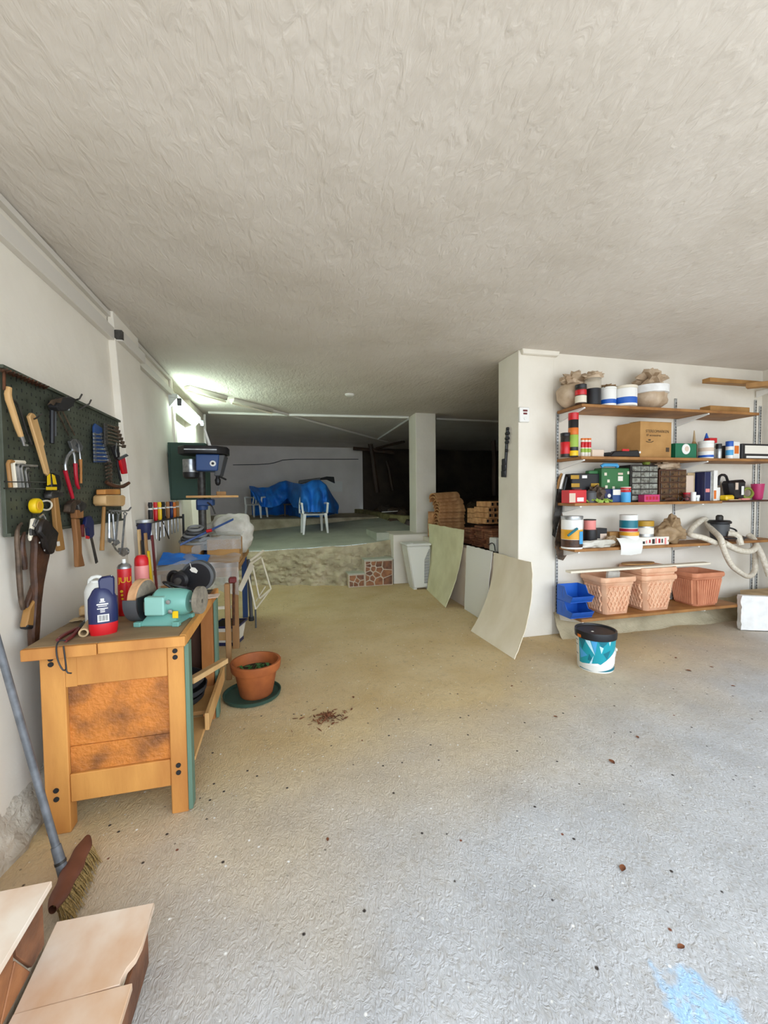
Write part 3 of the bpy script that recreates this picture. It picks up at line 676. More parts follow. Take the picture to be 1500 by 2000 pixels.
# ---- things inside the bench
p = Vector((-.62, 2.30, .222)); t = thing('flower_bowl', 'white ceramic bowl with blue band and wide rim on bench shelf', 'bowl', p)
mk('bowl', B().lathe([(0, 0), (.07, 0), (.085, .02), (.10, .09), (.112, .16), (.125, .21), (.130, .235), (.118, .235), (.105, .2), (.09, .1), (.07, .03), (0, .03)], (0, 0, 0), 32), 'ceramic', t)
mk('band', B().lathe([(.1045, .105), (.1165, .165), (.118, .165), (.106, .105)], (0, 0, 0), 32), 'navy', t)
mk('rim', B().lathe([(.118, .228), (.136, .23), (.138, .243), (.118, .246)], (0, 0, 0), 32), 'wood_pale', t)
for k, (x, y, z, r_) in enumerate(((-.66, 2.72, .253, .17), (-.65, 2.72, .300, .175), (-.66, 2.73, .347, .17))):
    p = Vector((x, y, z)); b = B(p); b.lathe([(0, 0), (r_ * .85, 0), (r_ * .97, .018), (r_, .045), (r_ * .96, .045), (r_ * .92, .022), (r_ * .8, .008), (0, .008)], p, 36)
    single('plant_saucer', b, 'rubber', ('bottom', 'middle', 'topmost')[k] + ' black plastic saucer of the stack in the workbench', 'saucer', 'black saucers in the workbench')
q0, q1 = at(372, 1330, Y=2.4), at(440, 1290, Y=2.75)
d = (q1 - q0); b = B(q0); n_ = Vector((0, 0, 1)); s2 = d.cross(n_).normalized() * .02
b.hexa([q0 - s2 - n_ * .016, q1 - s2 - n_ * .016, q1 + s2 - n_ * .016, q0 + s2 - n_ * .016, q0 - s2 + n_ * .016, q1 - s2 + n_ * .016, q1 + s2 + n_ * .016, q0 + s2 + n_ * .016])
single('wood_batten', b, 'wood_pale', 'loose pale wooden batten sticking out of the workbench', 'batten', bev=.002)

# ================================================================ TERRACOTTA POT, BROOM, DEBRIS
p = Vector((-.245, 3.22, 0)); t = single('pot_saucer', B(p).lathe([(0, 0), (.19, 0), (.205, .008), (.212, .032), (.204, .034), (.196, .014), (0, .010)], p, 40), 'green_dark', 'round dark green saucer under the terracotta pot', 'saucer')
p = Vector((-.215, 3.22, .012)); t = thing('flower_pot', 'round terracotta flower pot on a dark green saucer', 'flower pot', p)
hh = .255
mk('pot', B().lathe([(0, 0), (.115, 0), (.120, .008), (.155, hh * .72), (.157, hh * .74), (.175, hh * .745), (.180, hh * .78), (.186, hh * .98), (.182, hh), (.166, hh), (.163, hh * .97), (.15, hh * .70), (.145, hh * .68), (0, hh * .68)], (0, 0, 0), 44), 'terracotta', t)
mk('soil', B().lathe([(0, hh * .70), (.08, hh * .695), (.148, hh * .69), (.148, hh * .67), (0, hh * .67)], (0, 0, 0), 32), 'soil', t)
b = B(); random.seed(5)
for k in range(14):
    a = random.uniform(0, 6.28); r_ = random.uniform(.02, .11); c = Vector((r_ * math.cos(a), r_ * math.sin(a), hh * .71)); e = c + Vector((random.uniform(-.07, .07), random.uniform(-.05, .05), random.uniform(.01, .05)))
    s2 = (e - c).cross(Vector((0, 0, 1))).normalized() * .014; m_ = c.lerp(e, .5) + Vector((0, 0, .02)); b.prism([c, m_ - s2, e, m_ + s2], (0, 0, .002))
mk('leaves', b, 'leaf', t)['kind'] = 'stuff'
# broom
hb = at(124, 1705, Z=.07); wt = at(0, 1270, X=-1.12); top = hb + (wt - hb) * 1.15; top.x = max(top.x, wx(top.z) + .025)
t = thing('broom', 'broom with grey metal pole and brown head leaning on the left wall', 'broom', (hb.x, hb.y, 0))
o = (hb.x, hb.y, 0)
mk('pole', B(o).tube([hb + (top - hb) * .02, top], .0135, 12), 'pole', t)
mk('socket', B(o).tube([hb - (top - hb).normalized() * .01, hb + (top - hb) * .10], [.019, .0165], 12), 'pole', t)
mk('ring', B(o).tube([hb + (top - hb) * .035, hb + (top - hb) * .045], .0195, 12), 'iron', t)
e0, e1 = at(103, 1792, Z=.06), at(172, 1650, Z=.06); ax = (e1 - e0).normalized(); sd2 = Vector((ax.y, -ax.x, 0)); L_ = (e1 - e0).length
b = B(o)
def head(u, v):
    a = 2 * math.pi * v; w = .012 + .020 * math.sin(math.pi * u) ** .6 + .006 * math.sin(3 * math.pi * u) ** 2; c = e0 + ax * L_ * u
    return c + sd2 * (w * math.cos(a)) + Vector((0, 0, .028 + .016 * math.sin(a)))
b.sheet(head, 20, 14); mk('head', b, 'broom_plastic', t)
b = B(o); random.seed(2)
for i in range(240):
    u = random.random(); c = e0 + ax * L_ * (.06 + .88 * u) + sd2 * random.uniform(-.012, .02); c.z = .085
    q = c + sd2 * random.uniform(.012, .05) + ax * random.uniform(-.012, .012); q.z = .004
    b.tube([c, c.lerp(q, .5) + sd2 * .004, q], [.0022, .0022, .001], 3, cap=False)
mk('bristles', b, 'bristle', t)['kind'] = 'stuff'
# little heap of dry debris
c0 = at(640, 1402, Z=0); b = B(c0); random.seed(9)
for i in range(95):
    a = random.uniform(0, 6.28); r_ = abs(random.gauss(0, .062)); c = c0 + Vector((r_ * math.cos(a) * 1.6, r_ * math.sin(a), .004 + max(0, .03 - r_ * .3) * random.random()))
    d = Vector((random.uniform(-1, 1), random.uniform(-1, 1), random.uniform(-.2, .5))).normalized() * random.uniform(.008, .028)
    s2 = d.cross(Vector((.2, .1, 1))).normalized() * random.uniform(.003, .009); b.prism([c - d, c - s2, c + d, c + s2], (0, 0, .002))
o_ = single('debris_heap', b, 'debris', 'small heap of dry brown leaf litter on the concrete floor', 'debris'); o_['kind'] = 'stuff'
# ================================================================ PEGBOARD AND TOOLS ON THE LEFT WALL
XP = -1.195
def W(x, y, off=0.0): return at(x, y, X=XP + off)
def poly(b, pts, off, t): return b.prism([W(x, y, off) for x, y in pts], (t, 0, 0))
def wt_(b, pts, off, r, n=8, sm=0): return b.tube([W(x, y, off) for x, y in pts], r, n, sm=sm)
c4 = [W(0, 716), W(223, 819), W(233, 1017), W(4, 1043)]
y0, y1, z0, z1 = 2.19, 3.555, 1.335, 2.10
o = (XP - .02, y0, z0)
pg = thing('pegboard', 'dark green perforated metal pegboard on the left wall', 'pegboard', o)
mk('board', B(o).b2(XP - .02, XP - .003, y0, y1, z0, z1), 'pegboard', pg, bev=.002)
for z, dz in ((z0, .015), (z1 - .015, .015)): mk('folded_edge', B(o).b2(XP - .0031, XP + .012, y0, y1, z, z + dz), 'pegboard', pg)
b = B(o)
for i in range(34):
    for j in range(18):
        y = y0 + .035 + i * .039; z = z0 + .04 + j * .040; tall = .016 if (i + j) % 2 else .008
        b.b2(XP - .0033, XP - .0022, y, y + .0075, z, z + tall)
mk('holes', b, 'black_rough', pg)['kind'] = 'stuff'
mk('standoff', B(o).b2(wx(1.7) - .01, XP - .02, 2.4, 2.44, 1.6, 1.64), 'iron', pg); mk('standoff', B(o).b2(wx(1.7) - .01, XP - .02, 3.4, 3.44, 1.6, 1.64), 'iron', pg)
def hook(pts, n='hook'): mk(n, wt_(B(o), pts, 0, .004, 6), 'iron', pg)
for pts in (((142, 783), (155, 779), (160, 770)), ((153, 800), (174, 789), (178, 781))):
    a, m_, e = [W(*q) for q in pts]; m_.x += .05; e.x += .055
    m_ = at(*pts[1], X=XP + .05); e = at(*pts[2], X=XP + .055)
    mk('hook', B(o).tube([a, m_, e], .005, 6), 'iron', pg)
def tool(name, label, cat, px, group='tools on the pegboard'): return thing(name, label, cat, W(*px), 0, group)
def P(t, name, pts, off, th, m, bev=.002): return mk(name, poly(B(t.location), pts, off, th), m, t, bev=bev)
def T(t, name, pts, off, r, m, n=8, sm=0): return mk(name, wt_(B(t.location), pts, off, r, n, sm), m, t)
def TX(t, name, pts, r, m, n=8, sm=0):       # points carry their own stand-off
    return mk(name, B(t.location).tube([at(x, y, X=XP + w) for x, y, w in pts], r, n, sm=sm), m, t)
# comb of rusty hooks along the top edge
t = tool('hook_rail', 'rusty rail with a row of short prongs on top of pegboard', 'rail', (8, 735))
TX(t, 'rail', [(0, 722, .02), (45, 738, .02), (90, 757, .02)], .007, 'rust'); TX(t, 'strap', [(8, 722, .025), (8, 762, .02)], .006, 'rust')
for k in range(12):
    x = 4 + k * 7.4; y = 722 + k * 3.05
    TX(t, 'prong', [(x, y + 3, .02), (x + 3, y + 1, .04), (x + 10, y - 1, .075)], [.006, .005, .003], 'rust', 6)
# bent wooden-handled tool with steel rod
t = tool('bow_handle', 'light wooden bent-handle tool, uppermost left on the pegboard', 'tool', (17, 757))
T(t, 'handle', [(17, 757), (15, 774), (24, 800), (33, 830), (41, 852)], .03, [.012, .014, .013, .013, .011], 'wood_pale', 10, 1); T(t, 'ferrule', [(41, 850), (46, 863)], .03, .009, 'steel')
T(t, 'tip', [(45, 862), (47, 869), (53, 870)], .03, .006, 'steel'); T(t, 'rod', [(19, 775), (34, 787), (42, 810), (50, 840), (62, 868)], .015, .005, 'iron', 6, 1)
# pruning saw
t = tool('pruning_saw', 'pruning saw with wooden blade cover and yellow black handle', 'saw', (70, 860))
P(t, 'blade_cover', [(50, 813), (55, 806), (61, 808), (66, 817), (76, 852), (81, 868), (79, 872), (91, 922), (89, 930), (84, 925)], .025, .016, 'wood_pale', .004)
for k in range(13):
    x, y = 79 + k * .95, 872 + k * 4.1; P(t, 'tooth', [(x, y), (x + 7, y + 1.4), (x + .8, y + 2.8)], .030, .004, 'iron', 0)
P(t, 'grip', [(91, 929), (97, 924), (105, 926), (110, 942), (110, 957), (90, 957)], .02, .024, 'black', .004)
P(t, 'grip_stripe', [(92, 930), (97, 925), (98, 946), (92, 948)], .0445, .003, 'yellow', 0); P(t, 'grip_stripe', [(101, 926), (106, 929), (110, 946), (104, 946)], .0445, .003, 'yellow', 0); P(t, 'grip_band', [(90, 951), (110, 951), (110, 957), (90, 957)], .0445, .003, 'yellow', 0)
TX(t, 'peg', [(63, 820, .02), (70, 817, .06), (82, 808, .09)], .004, 'iron', 6)
# black rubber hammer
t = tool('rubber_hammer', 'black rubber hammer with brown worn head on the pegboard', 'hammer', (105, 800))
P(t, 'head', [(90, 793), (96, 784), (108, 776), (125, 775), (129, 781), (124, 794), (112, 802), (98, 803)], .02, .05, 'black_rough', .008)
P(t, 'worn_face', [(92, 791), (100, 781), (122, 777), (118, 787), (108, 786), (104, 792), (99, 788)], .0705, .002, 'old_iron', 0)
T(t, 'handle', [(102, 802), (102, 866)], .035, .012, 'black'); T(t, 'strap', [(108, 804), (108, 852)], .02, .006, 'dgrey')
t = tool('long_files', 'two thin rusty rods slanting behind the red pliers', 'rods', (112, 800))
T(t, 'rod', [(111, 801), (134, 850)], .012, .004, 'old_iron', 6); T(t, 'rod', [(119, 797), (146, 850)], .012, .004, 'old_iron', 6)
t = tool('steel_pin', 'short shiny steel pin on a hook at the pegboard top', 'pin', (132, 795)); TX(t, 'pin', [(131, 777, .05), (131, 790, .06), (134, 801, .06)], .006, 'steel'); TX(t, 'hook', [(124, 783, 0), (130, 783, .05), (134, 773, .055)], .004, 'iron', 6)
# water pump pliers
t = tool('pump_pliers', 'water pump pliers with long bright red handles', 'pliers', (145, 875))
P(t, 'jaw', [(131, 862), (137, 857), (146, 860), (141, 871), (150, 877), (147, 884), (136, 876)], .02, .018, 'steel'); P(t, 'jaw', [(141, 857), (150, 861), (157, 872), (155, 880), (150, 884), (148, 868)], .024, .016, 'steel')
T(t, 'arm', [(147, 878), (134, 886), (127, 905), (129, 922)], .028, .008, 'steel', 8, 1); T(t, 'arm', [(141, 876), (145, 890), (147, 908)], .028, .008, 'steel')
T(t, 'handle', [(127, 919), (130, 930), (137, 955), (142, 973)], .028, [.011, .010, .010, .009], 'crimson', 10); T(t, 'handle', [(147, 905), (148, 925), (150, 945), (154, 954)], .028, [.011, .010, .010, .008], 'crimson', 10)
t = tool('thin_chisel', 'thin chisel with amber handle beside the red pump pliers', 'chisel', (157, 890)); T(t, 'blade', [(154, 868), (157, 897)], .012, .006, 'steel'); T(t, 'handle', [(157, 897), (158, 918), (158, 944)], .012, [.010, .007, .008], 'wood_bench')
# hex keys in their wire rack
t = tool('key_rack', 'wire rack holding the hex keys on the pegboard', 'rack', (45, 950))
for y_, a in ((940, 9), (953, 8)): TX(t, 'wire', [(a, y_, 0), (a, y_ + 1, .05), (88, y_ + 2, .05), (88, y_ + 2, 0)], .003, 'iron', 6)
for k, (x0, yt, xe, r_, m_) in enumerate(((16, 901, 26, .008, 'wood_oak'), (25, 902, 47, .009, 'cream'), (34, 906, 48, .007, 'steel'), (41, 909, 72, .006, 'steel'), (49, 915, 56, .005, 'steel'), (54, 921, 60, .004, 'iron'))):
    q = thing('hex_key', ('thick brown hex key, leftmost in the wire rack', 'tall cream hex key, second from left in the wire rack', 'steel hex key, third from left in the wire rack', 'long-armed bright steel hex key in the wire rack', 'small steel hex key, second from right in the rack', 'smallest dark hex key, rightmost in the wire rack')[k], 'hex key', W(x0, yt), 0, 'hex keys in the rack')
    T(q, 'shank', [(x0 + 5, 952), (x0, yt + 5), (x0 + 2, yt), (x0 + 7, yt), (xe, yt + 1)], .03, r_, m_, 6)
# blue rack of small double spanners
t = tool('spanner_rack', 'blue plastic rack of graded small spanners', 'spanner rack', (190, 860)); P(t, 'holder', [(180, 833), (183, 827), (196, 836), (203, 880), (207, 903), (182, 903)], .008, .012, 'drill_blue')
t2 = t
for k in range(8):
    y = 848 + k * 7.2; x0 = 180.5 + .2 * k; x1 = 199 + k * 2.2
    q = thing('small_spanner', ('topmost, shortest', 'second from top,', 'third from top,', 'fourth from top,', 'fifth from top,', 'sixth from top,', 'seventh from top,', 'lowest, longest')[k] + ' spanner in the blue rack', 'spanner', W(x0, y), 0, 'spanners in the blue rack')
    T(q, 'shank', [(x0 + 3, y), (x1 - 4, y + 1)], .026, .0045, 'steel', 6); P(q, 'end', [(x0, y - 2.5), (x0 + 4, y - 3), (x0 + 5, y + 2.6), (x0 + .5, y + 2.6)], .022, .008, 'steel', .001); P(q, 'end', [(x1 - 5, y - 2), (x1 - 1, y - 3), (x1, y + 3), (x1 - 5, y + 3)], .022, .008, 'steel', .001)
# fan of dark spanners
for k in range(6):
    q = thing('dark_spanner', ('topmost', 'second', 'third', 'fourth', 'fifth', 'lowest')[k] + ' of the dark ring spanners fanned at pegboard edge', 'spanner', W(205, 830 + k * 5), 0, 'dark ring spanners')
    x0, y0_, x1, y1_ = 205 + k * .2, 829 + k * 7, 226 + k * 2.8, 836 + k * 7.2; T(q, 'shank', [(x0, y0_ + 1), (x0 + 10, y0_ + 2), (x1, y1_)], .03 + k * .003, .006, 'old_iron', 6, 1); P(q, 'end', [(x1 - 2, y1_ - 4), (x1 + 4, y1_ - 3), (x1 + 3, y1_ + 3), (x1 - 3, y1_ + 3)], .026 + k * .003, .01, 'old_iron'); P(q, 'end', [(x0 - 4, y0_ - 3), (x0 + 2, y0_ - 3), (x0 + 2, y0_ + 4), (x0 - 3, y0_ + 5)], .026 + k * .003, .01, 'iron')
# tin snips with red handle
t = tool('tin_snips', 'tin snips with red grip at the pegboard right edge', 'snips', (232, 885)); P(t, 'blade', [(214, 872), (224, 868), (231, 885), (230, 900), (224, 898)], .05, .012, 'black'); P(t, 'grip', [(229, 893), (238, 890), (241, 905), (244, 925), (236, 926), (231, 905)], .05, .02, 'red', .004); T(t, 'spring', [(228, 865), (226, 880), (228, 892)], .07, .004, 'steel', 6); T(t, 'grip_arm', [(228, 896), (232, 920), (236, 940)], .045, .008, 'black'); P(t, 'lock', [(228, 895), (245, 886), (250, 890), (232, 899)], .07, .008, 'dgrey')
t = tool('chain_bundle', 'dark bundle of ring spanners and links under the snips', 'spanner bundle', (214, 915))
for k in range(6): T(t, 'link', [(206 + k * .5, 905 + k * 7), (212, 902 + k * 7), (220, 905 + k * 7), (214, 909 + k * 7)], .03, .006, 'old_iron', 6, 1)
t = tool('sickle_grip', 'curved brown wooden grip jutting from the pegboard edge', 'grip', (225, 947)); TX(t, 'grip', [(207, 941, .03), (218, 948, .05), (238, 951, .07), (246, 947, .08), (252, 943, .09)], [.012, .014, .014, .013, .011], 'wood_dark', 10, 1)
# wooden mallet
t = tool('wooden_mallet', 'square wooden mallet with two-tone head', 'mallet', (202, 975)); P(t, 'head', [(181, 969), (184, 967), (220, 967), (223, 970), (222, 986), (219, 989), (184, 988), (181, 984)], .01, .075, 'wood_pale', .006); P(t, 'head_cap', [(187, 956), (218, 955), (219, 966), (187, 966)], .02, .055, 'wood_bench', .005); T(t, 'handle', [(203, 990), (201, 1030), (199, 1075)], .045, [.011, .012, .014], 'wood_oak', 10)
# club hammer with straight handle
t = tool('cross_hammer', 'hammer with long straight wooden handle below the saw grip', 'hammer', (98, 970)); P(t, 'head', [(84, 966), (88, 959), (108, 960), (111, 970), (86, 974)], .012, .035, 'iron', .004); P(t, 'handle', [(96, 962), (104, 962), (110, 1010), (119, 1074), (108, 1077), (101, 1020)], .018, .022, 'wood_oak', .004); P(t, 'label', [(110.5, 1058), (116, 1057), (117, 1066), (111.5, 1067)], .0405, .001, 'paper', 0)
# claw hammer
t = tool('claw_hammer', 'old claw hammer with brown head and flared wooden handle', 'hammer', (140, 990)); P(t, 'claw', [(122, 1000), (124, 985), (131, 978), (143, 976), (147, 982), (136, 988), (132, 1003)], .02, .035, 'old_iron', .004); P(t, 'poll', [(138, 986), (146, 977), (154, 982), (156, 992), (150, 998), (142, 1003)], .018, .04, 'iron', .006); P(t, 'neck', [(135, 996), (150, 996), (150, 1012), (137, 1013)], .02, .036, 'wood_handle', .004); P(t, 'handle', [(137, 1013), (146, 1013), (150, 1050), (151, 1080), (157, 1106), (144, 1108), (142, 1060)], .025, .026, 'wood_handle', .005)
# locking cutter with blue body
t = tool('pipe_cutter', 'blue pipe cutter with red grips and thin blade', 'cutter', (166, 1025)); P(t, 'body', [(162, 1010), (170, 1007), (176, 1018), (177, 1045), (173, 1052), (167, 1050), (165, 1032), (159, 1028)], .02, .022, 'navy', .004); P(t, 'grip', [(155, 1026), (159, 1024), (160, 1049), (156, 1048)], .02, .016, 'maroon'); P(t, 'grip', [(167, 1046), (174, 1048), (173, 1053), (167, 1052)], .043, .004, 'red', 0); P(t, 'blade', [(175, 1049), (179, 1050), (190, 1098), (186, 1101)], .025, .006, 'iron', .001); T(t, 'arm', [(158, 992), (158, 1008), (163, 1015)], .02, .006, 'iron', 6)
# bunch of combination spanners
t = tool('spanner_hook', 'wire hook bar carrying four long spanners', 'hook', (230, 995)); TX(t, 'bar', [(207, 997, .0), (212, 997, .05), (240, 998, .07), (251, 997, .09), (256, 991, .10)], .006, 'steel', 8)
for k, (xa, ya, xb, yb) in enumerate(((213, 1000, 213, 1056), (220, 1001, 224, 1062), (231, 1001, 226, 1060), (244, 1003, 238, 1082))):
    q = thing('combination_spanner', ('leftmost', 'second', 'third', 'rightmost, longest')[k] + ' of the spanners hanging from the wire hook', 'spanner', W(xa, ya), 0, 'spanners on the wire hook'); w = .05 + .01 * k
    T(q, 'shank', [(xa, ya + 3), (xb, yb - 4)], w, .0075, 'steel', 6); T(q, 'ring', [(xa - 3, ya), (xa, ya - 3), (xa + 4, ya), (xa + 1, ya + 5), (xa - 3, ya)], w, .004, 'steel', 6); P(q, 'jaw', [(xb - 4, yb - 5), (xb + 2, yb - 6), (xb + 6, yb + 1), (xb + 2, yb), (xb, yb + 5), (xb - 3, yb + 2)], w - .006, .012, 'steel')
t = tool('swivel_wrench', 'chrome swivel wrench under the hanging spanners', 'wrench', (235, 1075)); T(t, 'jaw', [(220, 1062), (226, 1073), (232, 1078)], .09, .007, 'steel', 8); P(t, 'head', [(230, 1070), (239, 1070), (244, 1080), (238, 1087), (231, 1082)], .08, .02, 'steel', .003); T(t, 'hook_end', [(243, 1082), (250, 1082), (251, 1074), (247, 1071)], .09, .007, 'steel', 8, 1)
# yellow tape measure with loop
t = tool('tape_measure', 'round yellow tape measure with wire loop on pegboard', 'tape measure', (68, 988)); c = W(68, 988, .03); mk('disc', B(t.location).lathe([(0, 0), (.034, 0), (.037, .006), (.037, .024), (.034, .03), (0, .03)], c - Vector((.01, 0, 0)), 28, Matrix.Rotation(R(90), 3, 'Y')), 'yellow', t); mk('hub', B(t.location).lathe([(0, .03), (.022, .03), (.020, .032), (0, .032)], c - Vector((.01, 0, 0)), 20, Matrix.Rotation(R(90), 3, 'Y')), 'amber', t); T(t, 'loop', [(79, 980), (92, 977), (101, 981), (101, 991), (93, 997), (80, 994)], .03, .0045, 'cream', 6, 2)
# bundle of leather and shears
t = tool('leather_sheath', 'long brown leather sheath hanging at the lower pegboard corner', 'sheath', (70, 1080)); P(t, 'sheath', [(56, 1046), (72, 1043), (86, 1052), (88, 1075), (81, 1105), (74, 1140), (69, 1180), (66, 1230), (63, 1268), (60, 1280), (53, 1279), (51, 1240), (55, 1190), (58, 1150), (55, 1110), (57, 1070)], .03, .03, 'leather', .008); P(t, 'hilt', [(58, 1013), (64, 1012), (60, 1042), (55, 1058), (53, 1050)], .05, .014, 'cream', .004); P(t, 'neck', [(56, 1032), (70, 1035), (73, 1046), (56, 1047)], .055, .01, 'iron', .003)
t = tool('belt_holster', 'black leather belt holster with steel clip', 'holster', (85, 1045)); P(t, 'holster', [(68, 1020), (75, 1012), (82, 1016), (103, 1040), (98, 1066), (93, 1083), (87, 1082), (79, 1070), (75, 1052), (64, 1040)], .062, .03, 'leather_black', .008); T(t, 'clip', [(70, 1014), (64, 1027), (68, 1029), (75, 1016)], .095, .0035, 'steel', 6); T(t, 'belt_loop', [(78, 1010), (84, 1005), (88, 1012), (88, 1020)], .075, .005, 'steel', 6)
for q in ((77, 1060), (87, 1075)): mk('rivet', B(t.location).lathe([(0, 0), (.005, 0), (.004, .003), (0, .003)], W(*q, .092), 8, Matrix.Rotation(R(90), 3, 'Y')), 'steel', t)
t = tool('hedge_shears', 'old shears with wooden grips crossed under the sheath', 'shears', (45, 1120)); T(t, 'blade', [(42, 1022), (34, 1032), (33, 1055), (36, 1090), (38, 1130), (41, 1170), (45, 1190)], .03, [.006, .008, .011, .012, .012, .011, .009], 'old_iron', 8, 1); T(t, 'blade', [(48, 1040), (44, 1052), (43, 1075), (47, 1098), (49, 1112)], .04, [.006, .010, .014, .014, .010], 'leather', 8, 1); P(t, 'grip', [(62, 1158), (67, 1166), (58, 1195), (50, 1226), (47, 1229), (38, 1227), (37, 1223), (44, 1190)], .024, .03, 'wood_oak', .006); P(t, 'arm', [(66, 1120), (72, 1125), (62, 1172), (44, 1195), (44, 1180), (55, 1150)], .022, .022, 'leather', .005); P(t, 'grip_end', [(38, 1221), (50, 1222), (48, 1230), (37, 1228)], .0235, .034, 'black', .004); T(t, 'pivot', [(70, 1152), (73, 1156)], .05, .009, 'iron')
t = tool('awl', 'round wooden grip half hidden behind the leather sheath', 'awl', (65, 1230)); T(t, 'grip', [(66, 1205), (67, 1225), (67, 1240), (65, 1250)], .016, [.010, .013, .014, .008], 'wood_handle', 10)
t = tool('steel_rule', 'short grey steel strip hanging beside the belt holster', 'strip', (87, 1100)); P(t, 'strip', [(84, 1060), (89, 1060), (90, 1116), (85, 1117)], .02, .004, 'zinc', 0); T(t, 'cord', [(86, 1018), (88, 1040), (87, 1060)], .022, .003, 'iron', 6)

# ================================================================ SCREWDRIVER RACK AND STICKS
def WR(x, y, X=-1.13): return at(x, y, X=X)
r0, r1 = WR(276, 1005), WR(352, 1003)
o = r0.copy(); t = thing('screwdriver_rack', 'metal wall rack holding a row of screwdrivers', 'tool rack', o)
zr = r0.z; mk('rail', B(o).b2(-1.16, -1.10, r0.y, r1.y, 1.285, 1.297), 'iron', t); mk('back_rail', B(o).b2(wx(1.3) + .001, -1.225, r0.y, r1.y, 1.27, 1.31), 'iron', t)
for y in (r0.y + .02, r1.y - .02): mk('arm', B(o).b2(wx(1.3), -1.10, y - .012, y + .012, 1.272, 1.284), 'iron', t)
mk('end_post', B(o).tube([(-1.10, r1.y, 1.32), (-1.10, r1.y, 1.05)], .012, 6), 'black', t)
drv = [(293, 980, .15, 'black', 'black-handled'), (303, 979, .15, 'red', 'red-handled'), (311, 975, .15, 'yellow', 'yellow-handled'), (318, 974, .17, 'black_rough', 'clear and black-handled'), (327, 974, .16, 'wood_handle', 'wooden-handled'), (334, 978, .14, 'navy', 'dark blue-handled'), (340, 981, .14, 'orange', 'orange-handled'), (346, 978, .15, 'wood_oak', 'tan-handled')]
for x, y, h_, m_, lb in drv:
    p = WR(x, y); p.z = 1.297; zt = WR(x, y).z; hh = max(.08, min(.17, zt - 1.297)); q = thing('screwdriver', lb + ' screwdriver standing in the wall rack', 'screwdriver', p, 0, 'screwdrivers in the rack')
    mk('handle', B().lathe([(0, 0), (.013, .0), (.019, .015), (.020, hh * .55), (.014, hh * .7), (.019, hh * .85), (.016, hh), (0, hh)], (0, 0, 0), 10), m_, q); mk('shaft', B().cyl((0, 0, 0), (0, 0, -.17), .006, n=6), 'steel', q); mk('collar', B().lathe([(.0145, hh * .6), (.0185, hh * .62), (.0185, hh * .68), (.0145, hh * .7)], (0, 0, 0), 10), 'white', q)
t = thing('blue_cup', 'dark blue plastic cup hooked on the screwdriver rack', 'cup', WR(285, 1030)); p = WR(285, 1030)
mk('cup', B(p).lathe([(0, -.10), (.045, -.10), (.062, .05), (.068, .055), (.068, .065), (.055, .06), (.04, -.09), (0, -.09)], p + Vector((0, -.05, 0)), 20), 'navy', t); mk('rim', B(p).lathe([(.064, .04), (.072, .045), (.072, .068), (.064, .068)], p + Vector((0, -.05, 0)), 20), 'zinc', t)
t = thing('compass_dividers', 'open steel dividers hanging under the screwdriver rack', 'dividers', WR(316, 1010)); p = WR(316, 1010)
mk('leg', B(p).tube([WR(314, 1008), WR(311, 1056)], .006, 6), 'iron', t); mk('leg', B(p).tube([WR(315, 1012), WR(330, 1052)], .006, 6), 'iron', t)
for k, (xa, ya, xb, yb, X, r_, m_, nm, lb, ct) in enumerate(((271, 1034, 267, 1150, -1.10, .020, 'wood_pale', 'garden_stake', 'tall pale wooden slat standing against the left wall', 'stake'), (284, 1041, 282, 1150, -1.08, .018, 'wood_stick', 'garden_stake', 'shorter brown wooden slat beside the tall pale slat', 'stake'), (278, 1055, 276, 1150, -1.07, .013, 'black', 'black_rod', 'thin black rod standing between the wooden slats', 'rod'), (297, 1045, 293, 1180, -1.04, .013, 'maroon', 'paint_pole', 'slim dark red pole leaning behind the pink bottle', 'pole'), (290, 1076, 296, 1180, -1.03, .014, 'yellow', 'spirit_level', 'yellow spirit level standing behind the pink bottle', 'spirit level'))):
    a, e = at(xa, ya, X=X), at(xb, yb, X=X); e = Vector((a.x + .05, a.y - .05 + .03 * k, 0)); b = B(e); d = (a - e); s1 = Vector((0, 1, 0)) * r_; s2 = Vector((1, 0, 0)) * .008; b.hexa([e - s1 - s2, e + s1 - s2, e + s1 + s2, e - s1 + s2, a - s1 - s2, a + s1 - s2, a + s1 + s2, a - s1 + s2])
    single(nm, b, m_, lb, ct, bev=.002)

# ================================================================ BACK TABLE, DRILL PRESS AND PLASTIC SHEETS
TZ = .84
o = (-.8, 4.2, 0); t = thing('work_table', 'wooden work table under plastic sheets behind the workbench', 'table', o)
for k, (y0, y1) in enumerate(((4.12, 4.56), (4.565, 5.0), (5.005, 5.5))): mk('top_board', B(o).b2(-1.19, -.42, y0, y1, TZ - .04, TZ), 'wood_oak', t, bev=.003)
for x, y in ((-.47, 4.30), (-1.1, 4.30), (-.47, 5.38), (-1.1, 5.38)):
    mk('leg', B(o).b2(x - .03, x + .03, y - .03, y + .03, 0, TZ - .041), 'wood_stick' if y < 5 else 'drill_blue', t, bev=.003)
mk('apron', B(o).b2(-1.07, -.50, 4.29, 4.31, TZ - .12, TZ - .042), 'wood_stick', t); mk('stretcher', B(o).b2(-1.07, -.50, 4.29, 4.31, .40, .43), 'cream', t)
mk('apron', B(o).b2(-.48, -.46, 4.33, 5.35, TZ - .12, TZ - .042), 'wood_stick', t)
